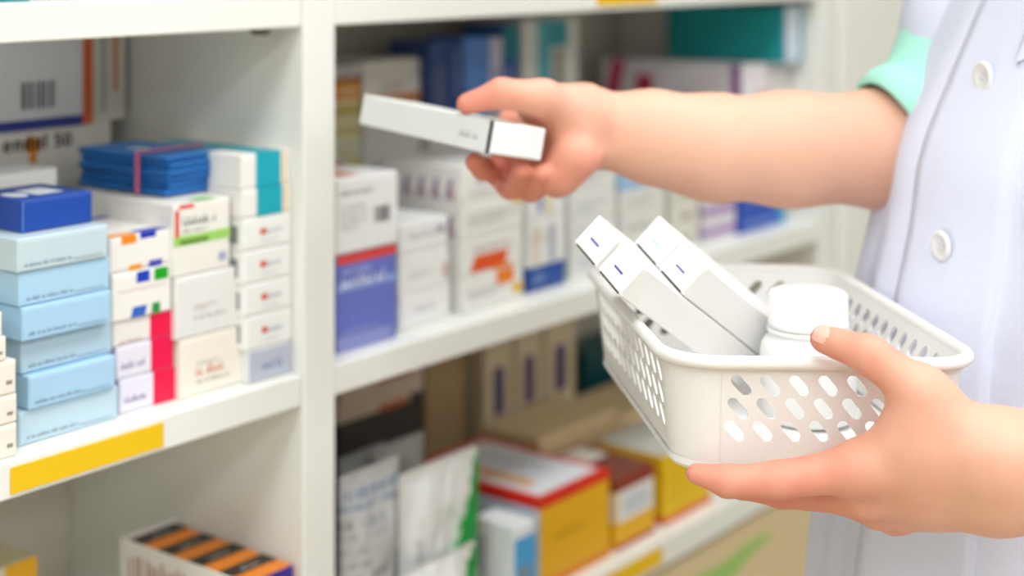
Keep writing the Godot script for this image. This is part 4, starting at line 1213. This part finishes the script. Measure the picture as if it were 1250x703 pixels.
	carton("medicine_box", "slim upright carton with violet strokes, first of the row counted from the barcode carton", "slim cartons with violet strokes", Vector3(0.252, 1.0496, -0.155), Vector3(0.0206, 0.038, 0.03), 0, "d8d3d4", [["F", 0.3, 0.1, 0.55, 0.8, "8e6f9c", "s", 0.1], ["F", 0.65, 0.05, 0.8, 0.4, "b0607c"]])
	carton("medicine_box", "slim upright carton with violet strokes, second of the row counted from the barcode carton", "slim cartons with violet strokes", Vector3(0.2736, 1.0496, -0.155), Vector3(0.0206, 0.038, 0.03), 0, "d8d3d4", [["F", 0.3, 0.1, 0.55, 0.8, "8e6f9c", "s", 0.1], ["F", 0.65, 0.05, 0.8, 0.4, "b0607c"]])
	carton("medicine_box", "slim upright carton with violet strokes, third of the row counted from the barcode carton", "slim cartons with violet strokes", Vector3(0.2952, 1.0496, -0.155), Vector3(0.0206, 0.038, 0.03), 0, "d8d3d4", [["F", 0.3, 0.1, 0.55, 0.8, "8e6f9c", "s", 0.1], ["F", 0.65, 0.05, 0.8, 0.4, "b0607c"]])
	carton("medicine_box", "slim upright carton with violet strokes, fourth of the row counted from the barcode carton", "slim cartons with violet strokes", Vector3(0.3168, 1.0496, -0.155), Vector3(0.0206, 0.038, 0.03), 0, "d8d3d4", [["F", 0.3, 0.1, 0.55, 0.8, "8e6f9c", "s", 0.1], ["F", 0.65, 0.05, 0.8, 0.4, "b0607c"]])
	carton("medicine_box", "slim upright carton with violet strokes, last of the row counted from the barcode carton", "slim cartons with violet strokes", Vector3(0.3384, 1.0496, -0.155), Vector3(0.0206, 0.038, 0.03), 0, "d8d3d4", [["F", 0.3, 0.1, 0.55, 0.8, "8e6f9c", "s", 0.1], ["F", 0.65, 0.05, 0.8, 0.4, "b0607c"]])
	carton("medicine_carton", "grey carton at the back beside the divider under the yellow ones", "plain cartons in the back row", Vector3(0.2396, 0.9623, -0.24), Vector3(0.0365, 0.1243, 0.08), 0, "c9c5b8", [["F", 0.5, 0.9, 1, 1, "c9b81e"]])
	carton("medicine_box", "white carton with yellow spots low in the amber stack", "amber and yellow cartons at the back", Vector3(0.2396, 1.0868, -0.24), Vector3(0.0365, 0.0192, 0.08), 0, "d0cbb8", [["F", 0.2, 0.3, 0.6, 0.7, "c8bf7a"]])
	carton("medicine_box", "pale olive carton in the amber stack by the divider", "amber and yellow cartons at the back", Vector3(0.2396, 1.1064, -0.24), Vector3(0.0365, 0.0216, 0.08), 0, "e2ddb2", [["F", 0, 0.4, 1, 0.6, "b2a63c"]])
	carton("medicine_box", "yellow grey carton right under the amber one", "amber and yellow cartons at the back", Vector3(0.2396, 1.1284, -0.24), Vector3(0.0365, 0.02, 0.08), 0, "eadfaa", [["F", 0, 0.3, 1, 0.7, "c2a94a"]])
	carton("medicine_box", "amber carton with a pale patch near the divider", "amber and yellow cartons at the back", Vector3(0.2396, 1.1488, -0.24), Vector3(0.0365, 0.0216, 0.08), 0, "e89c2c", [["F", 0.2, 0.2, 0.8, 0.6, "e6b98a"], ["F", 0, 0.8, 1, 1, "b0661a"]])
	carton("medicine_box", "whitish carton on top of the amber one", "amber and yellow cartons at the back", Vector3(0.2396, 1.1708, -0.24), Vector3(0.0365, 0.0126, 0.08), 0, "d6d2d2", [["F", 0.2, 0.3, 0.8, 0.7, "a8a0a8", "t", 1]])
	carton("medicine_carton", "plain grey carton at the back under the orange edged one", "plain cartons in the back row", Vector3(0.3054, 0.9623, -0.24), Vector3(0.088, 0.1782, 0.08), 0, "cfccc4", [])
	carton("medicine_carton", "grey white carton with an orange lower edge behind the held box", "", Vector3(0.3054, 1.1407, -0.24), Vector3(0.088, 0.0449, 0.08), 0, "eae6de", [["F", 0, 0, 1, 0.2, "d98a4c"], ["F", 0.3, 0.3, 0.8, 0.5, "a9a4ac", "t", 2], ["F", 0.4, 0.3, 0.7, 0.36, "c98a7a"]])
	carton("medicine_carton", "grey carton behind the reaching hand carrying the blue packs", "plain cartons in the back row", Vector3(0.4255, 0.9623, -0.23), Vector3(0.1524, 0.1549, 0.09), 0, "c6c3bc", [])
	carton("upright_pack", "dark navy upright pack next to the orange edged carton", "upright packs behind the hand", Vector3(0.3637, 1.1174, -0.215), Vector3(0.0287, 0.0846, 0.06), 0, "34508e", [["F", 0.3, 0.2, 0.7, 0.7, "5a5f80"]])
	carton("upright_pack", "navy upright pack with a pale stroke behind the thumb", "upright packs behind the hand", Vector3(0.3913, 1.1174, -0.215), Vector3(0.0227, 0.0829, 0.06), 0, "2c4a90", [["F", 0.4, 0.3, 0.6, 0.9, "7a80a0"]])
	carton("upright_pack", "bright blue upright pack behind the thumb", "upright packs behind the hand", Vector3(0.4263, 1.1174, -0.215), Vector3(0.0432, 0.0864, 0.06), 0, "5c8fdc", [["F", 0.1, 0.1, 0.3, 0.9, "6f95d6"]])
	carton("upright_pack", "lavender upright pack between the blue ones", "upright packs behind the hand", Vector3(0.4606, 1.1174, -0.215), Vector3(0.0213, 0.0846, 0.06), 0, "d2d0e4", [["F", 0.3, 0, 0.7, 0.6, "8f97c0"]])
	carton("upright_pack", "dark teal topped navy pack behind the thumb", "upright packs behind the hand", Vector3(0.4872, 1.1174, -0.215), Vector3(0.0278, 0.0967, 0.06), 0, "2a5ca4", [["F", 0, 0.62, 1, 1, "14808a"], ["F", 0.2, 0.3, 0.6, 0.5, "8a7fb4"]])
	carton("medicine_carton", "pale carton behind the hand carrying the teal striped one", "plain cartons in the back row", Vector3(0.5621, 0.9623, -0.23), Vector3(0.1086, 0.141, 0.09), 0, "cac6bc", [])
	carton("medicine_carton", "upright white carton with teal stripes above the knuckles", "", Vector3(0.5621, 1.1035, -0.23), Vector3(0.1086, 0.1153, 0.09), 0, "e8e6de", [["F", 0.25, 0.0, 0.5, 1, "5fb2bc"], ["F", 0.45, 0.72, 0.8, 0.98, "3f9aa8"], ["F", 0.55, 0.1, 0.72, 0.7, "a39a8c"]])
	carton("medicine_carton", "black carton deep behind the silver pouch", "", Vector3(0.2957, 0.6723, -0.245), Vector3(0.1293, 0.1501, 0.08), 0, "33302a", [["F", 0.05, 0.3, 0.2, 0.4, "8a4a20"]])
	carton("medicine_carton", "beige pink carton with a red top edge on the black one", "", Vector3(0.2957, 0.8226, -0.245), Vector3(0.1293, 0.0411, 0.08), 0, "e0cbb4", [["F", 0.45, 0.72, 0.85, 1, "b8405a"], ["F", 0.45, 0, 0.8, 0.16, "d0714a"], ["F", 0.0, 0.85, 0.4, 1, "8f9096"], ["F", 0.82, 0, 1, 0.2, "3a3c4a"]])
	carton("medicine_carton", "plain brown cardboard carton against the back beside the purple barred boxes", "", Vector3(0.4324, 0.6723, -0.2625), Vector3(0.0676, 0.1985, 0.055), 0, "b89c76", [])
	carton("medicine_box", "beige box with a purple bar, nearest to the brown cardboard carton", "boxes with purple bars", Vector3(0.5025, 0.6723, -0.245), Vector3(0.0512, 0.1833, 0.06), 0, "dccdae", [["F", 0.3, 0.52, 0.68, 0.82, "4b3a78"]])
	carton("medicine_box", "beige box with a purple bar, middle of the three", "boxes with purple bars", Vector3(0.5596, 0.6723, -0.245), Vector3(0.0506, 0.1852, 0.06), 0, "dccdae", [["F", 0.3, 0.52, 0.68, 0.82, "4b3a78"]])
	carton("medicine_box", "beige box with a purple bar, last before the dark corner", "boxes with purple bars", Vector3(0.6214, 0.6723, -0.245), Vector3(0.06, 0.1859, 0.06), 0, "dccdae", [["F", 0.3, 0.52, 0.68, 0.82, "4b3a78"]])
	carton("medicine_carton", "dark teal carton in the dark corner behind the basket", "", Vector3(0.7807, 0.6723, -0.265), Vector3(0.1395, 0.1205, 0.05), 0, "14525c", [])
	carton("medicine_carton", "large yellow fronted carton with a red bordered white top", "yellow fronted cartons", Vector3(0.3811, 0.6723, -0.105), Vector3(0.1198, 0.0897, 0.17), 0, "e8ae00", [["T", 0, 0, 1, 1, "e01c06"], ["T", 0.09, 0.05, 0.93, 0.95, "e4e6ea"], ["T", 0.22, 0.2, 0.34, 0.8, "eaa24c"], ["T", 0.5, 0.3, 0.75, 0.8, "d5dae4"], ["F", 0, 0.9, 1, 1, "e02208"], ["L", 0, 0.9, 1, 1, "e02208"], ["F", 0, 0.0, 1, 0.12, "e08a1a"], ["L", 0, 0.0, 1, 0.9, "cfdcec"], ["F", 0.2, 0.5, 0.7, 0.58, "c99a14", "t", 1], ["L", 0.3, 0.4, 0.8, 0.7, "a9b8cc", "t", 3]])
	carton("medicine_carton", "smaller yellow carton with a dark red and white top, middle of the yellow three", "yellow fronted cartons", Vector3(0.4892, 0.6723, -0.07), Vector3(0.0753, 0.0738, 0.1), 0, "e8b000", [["F", 0, 0.0, 1, 0.08, "b03a1a"], ["F", 0.05, 0.38, 0.95, 0.82, "e6e4de"], ["F", 0.2, 0.46, 0.85, 0.72, "c9cdd4"], ["F", 0, 0.82, 1, 1, "8e2a1c"], ["L", 0, 0.82, 1, 1, "8e2a1c"], ["L", 0, 0, 1, 0.4, "f0b418"], ["L", 0, 0.4, 1, 0.82, "e4ddd4"], ["T", 0, 0, 1, 1, "7d4438"], ["T", 0.1, 0.55, 0.9, 0.95, "ebe7de"]])
	carton("medicine_carton", "plain yellow carton nearest the basket, with a red foot", "yellow fronted cartons", Vector3(0.595, 0.6723, -0.065), Vector3(0.1004, 0.0754, 0.09), 0, "e6ba00", [["F", 0, 0, 1, 0.1, "dc5a1a"], ["L", 0, 0, 1, 0.12, "dc4a1a"], ["F", 0, 0.1, 0.12, 1, "ecc41a"], ["T", 0, 0, 1, 1, "c8c4ba"]])
	carton("cardboard_carton", "plain beige cardboard carton behind the red bordered one", "", Vector3(0.5335, 0.6723, -0.1688), Vector3(0.147, 0.0952, 0.0865), 0, "dcc298", [["T", 0.0, 0.49, 1, 0.51, "b59a6c"]])
	carton("cardboard_carton", "plain beige cardboard carton behind the plain yellow one", "", Vector3(0.7385, 0.6723, -0.1688), Vector3(0.259, 0.0832, 0.0865), 0, "dac096", [["T", 0.0, 0.49, 1, 0.51, "b59a6c"]])
	carton("medicine_box", "small blue and white carton standing before the red bordered one", "", Vector3(0.2866, 0.6723, -0.037), Vector3(0.0321, 0.08, 0.05), 0, "eef0f2", [["F", 0, 0, 1, 0.85, "49a6e0"], ["F", 0.2, 0.2, 0.8, 0.5, "7c93a8"], ["L", 0.0, 0.0, 0.45, 1, "e6e4e0"], ["L", 0.1, 0.1, 0.3, 0.8, "b9b6ba"]])
	var fifty := get_node("medicine_carton") as Node3D
	var at: Vector3 = Vector3(-0.1514, 1.1425, -0.2128)
	lettering(fifty, "endol", 0.012, at - fifty.position + Vector3(0.002, -0.003, 0), Vector3.ZERO, "2c2622")
	lettering(fifty, "50", 0.012, at - fifty.position + Vector3(0.052, -0.003, 0), Vector3.ZERO, "2c2622")
	build_tray(-0.0791, -0.0216, -0.1521, -0.0016, 0.811)
	build_packs(Vector3(-0.0875, 1.1092 + 0.0008, -0.102), 0.04)
	build_pouch("silver foil pouch with grey lettering beside the divider", 0.0583, 0.1325, 0.6725, 0.8521, -0.035, "silver", mats.foil)
	build_pouch("white pouch with a green corner between the silver pouch and red box", 0.137, 0.2498, 0.6725, 0.8314, -0.04, "green", mats.paper)
	build_pouch("low white and green pouch in front of the taller green one", 0.1159, 0.2205, 0.6725, 0.7554, -0.018, "green", mats.paper)
	build_pouch("plain grey pouch showing between the silver and the green pouch", 0.1543, 0.2236, 0.6725, 0.8422, -0.085, "grey", mats.foil)
	build_pouch("plain grey pouch farther back behind the silver one", 0.135, 0.1968, 0.6725, 0.8331, -0.11, "grey", mats.foil)

func basket_and_contents() -> void:
	build_basket(place(0.1664, 0.9875, 1.0553), TURN + 0.1297, -0.042)
	build_bottle(place(0.196, 0.9906, 1.03))
	var view := Basis(Vector3.UP, TURN)
	# four slim cartons lean on the rim
	var a := Vector3(0.592, -0.544, -0.587).normalized()
	var e1 := Vector3(0.677, 0.736, 0.0).normalized()
	e1 = (e1 - a * e1.dot(a)).normalized()
	var e2 := a.cross(e1)
	var p0 := Vector3(0.0677, 1.0824, -0.975)
	var names := ["white slim carton leaning on the rim, nearest and lowest", "white slim carton behind the nearest one, farthest out over the rim", "white slim carton beside the bottle with a violet dash on its end", "slim white carton with a pale blue dash, behind the one beside the bottle"]
	var shift := [[0.0, 0.0, 0.146], [0.0, 1.0, 0.146], [1.0, 0.0, 0.140], [1.0, 1.0, 0.140]]
	for i in 4:
		var s: Array = shift[i]
		var w := 0.0243
		var h := 0.031
		var o: Vector3 = p0 + e1 * (s[0] * 0.0249 + w / 2) - e2 * (s[1] * 0.0316) + a * (s[0] * 0.042 + s[2] / 2)
		var dash := "5a4fae" if i != 3 else "a9c6d8"
		var pr := [["F", 0.40, 0.35, 0.46, 0.68, dash], ["F", 0.0, 0.08, 0.05, 0.86, "4a4742"], ["F", 0.08, 0.0, 0.92, 0.02, "c9c6c0"]]
		var t := carton("slim_carton", names[i], "slim cartons in the basket", Vector3.ZERO, Vector3(w, h, s[2]), 0.0, "f4f2ef", pr)
		t.transform = Transform3D(view * frame_of(e1, -e2, -a), place(o.x, o.y, -o.z))
	# the carton held over the shelf
	var L := Vector3(-0.1002, 0.0055, -0.1336)
	var Wd := Vector3(0.041, -0.0098, -0.0307)
	var lx := Wd.normalized()
	var lz := -L.normalized()
	lx = (lx - lz * lx.dot(lz)).normalized()
	var ly := lz.cross(lx)
	var corner := Vector3(-0.0193, 1.1585, -1.0795)
	var mid := corner + lx * 0.0256 - lz * 0.0835
	var pr := [["L", 0.80, 0.36, 0.94, 0.56, "bdbdbd", "t", 1], ["F", 0.0, 0.0, 0.075, 1.0, "4d4d50"], ["T", 0.0, 0.0, 0.5, 0.2, "dcdcdc"]]
	var hb := carton("held_carton", "white carton gripped between thumb and fingers of the reaching hand", "", Vector3.ZERO, Vector3(0.0512, 0.0233, 0.167), 0.0, "efefec", pr)
	hb.transform = Transform3D(view * frame_of(lx, ly, lz), place(mid.x, mid.y, -mid.z))
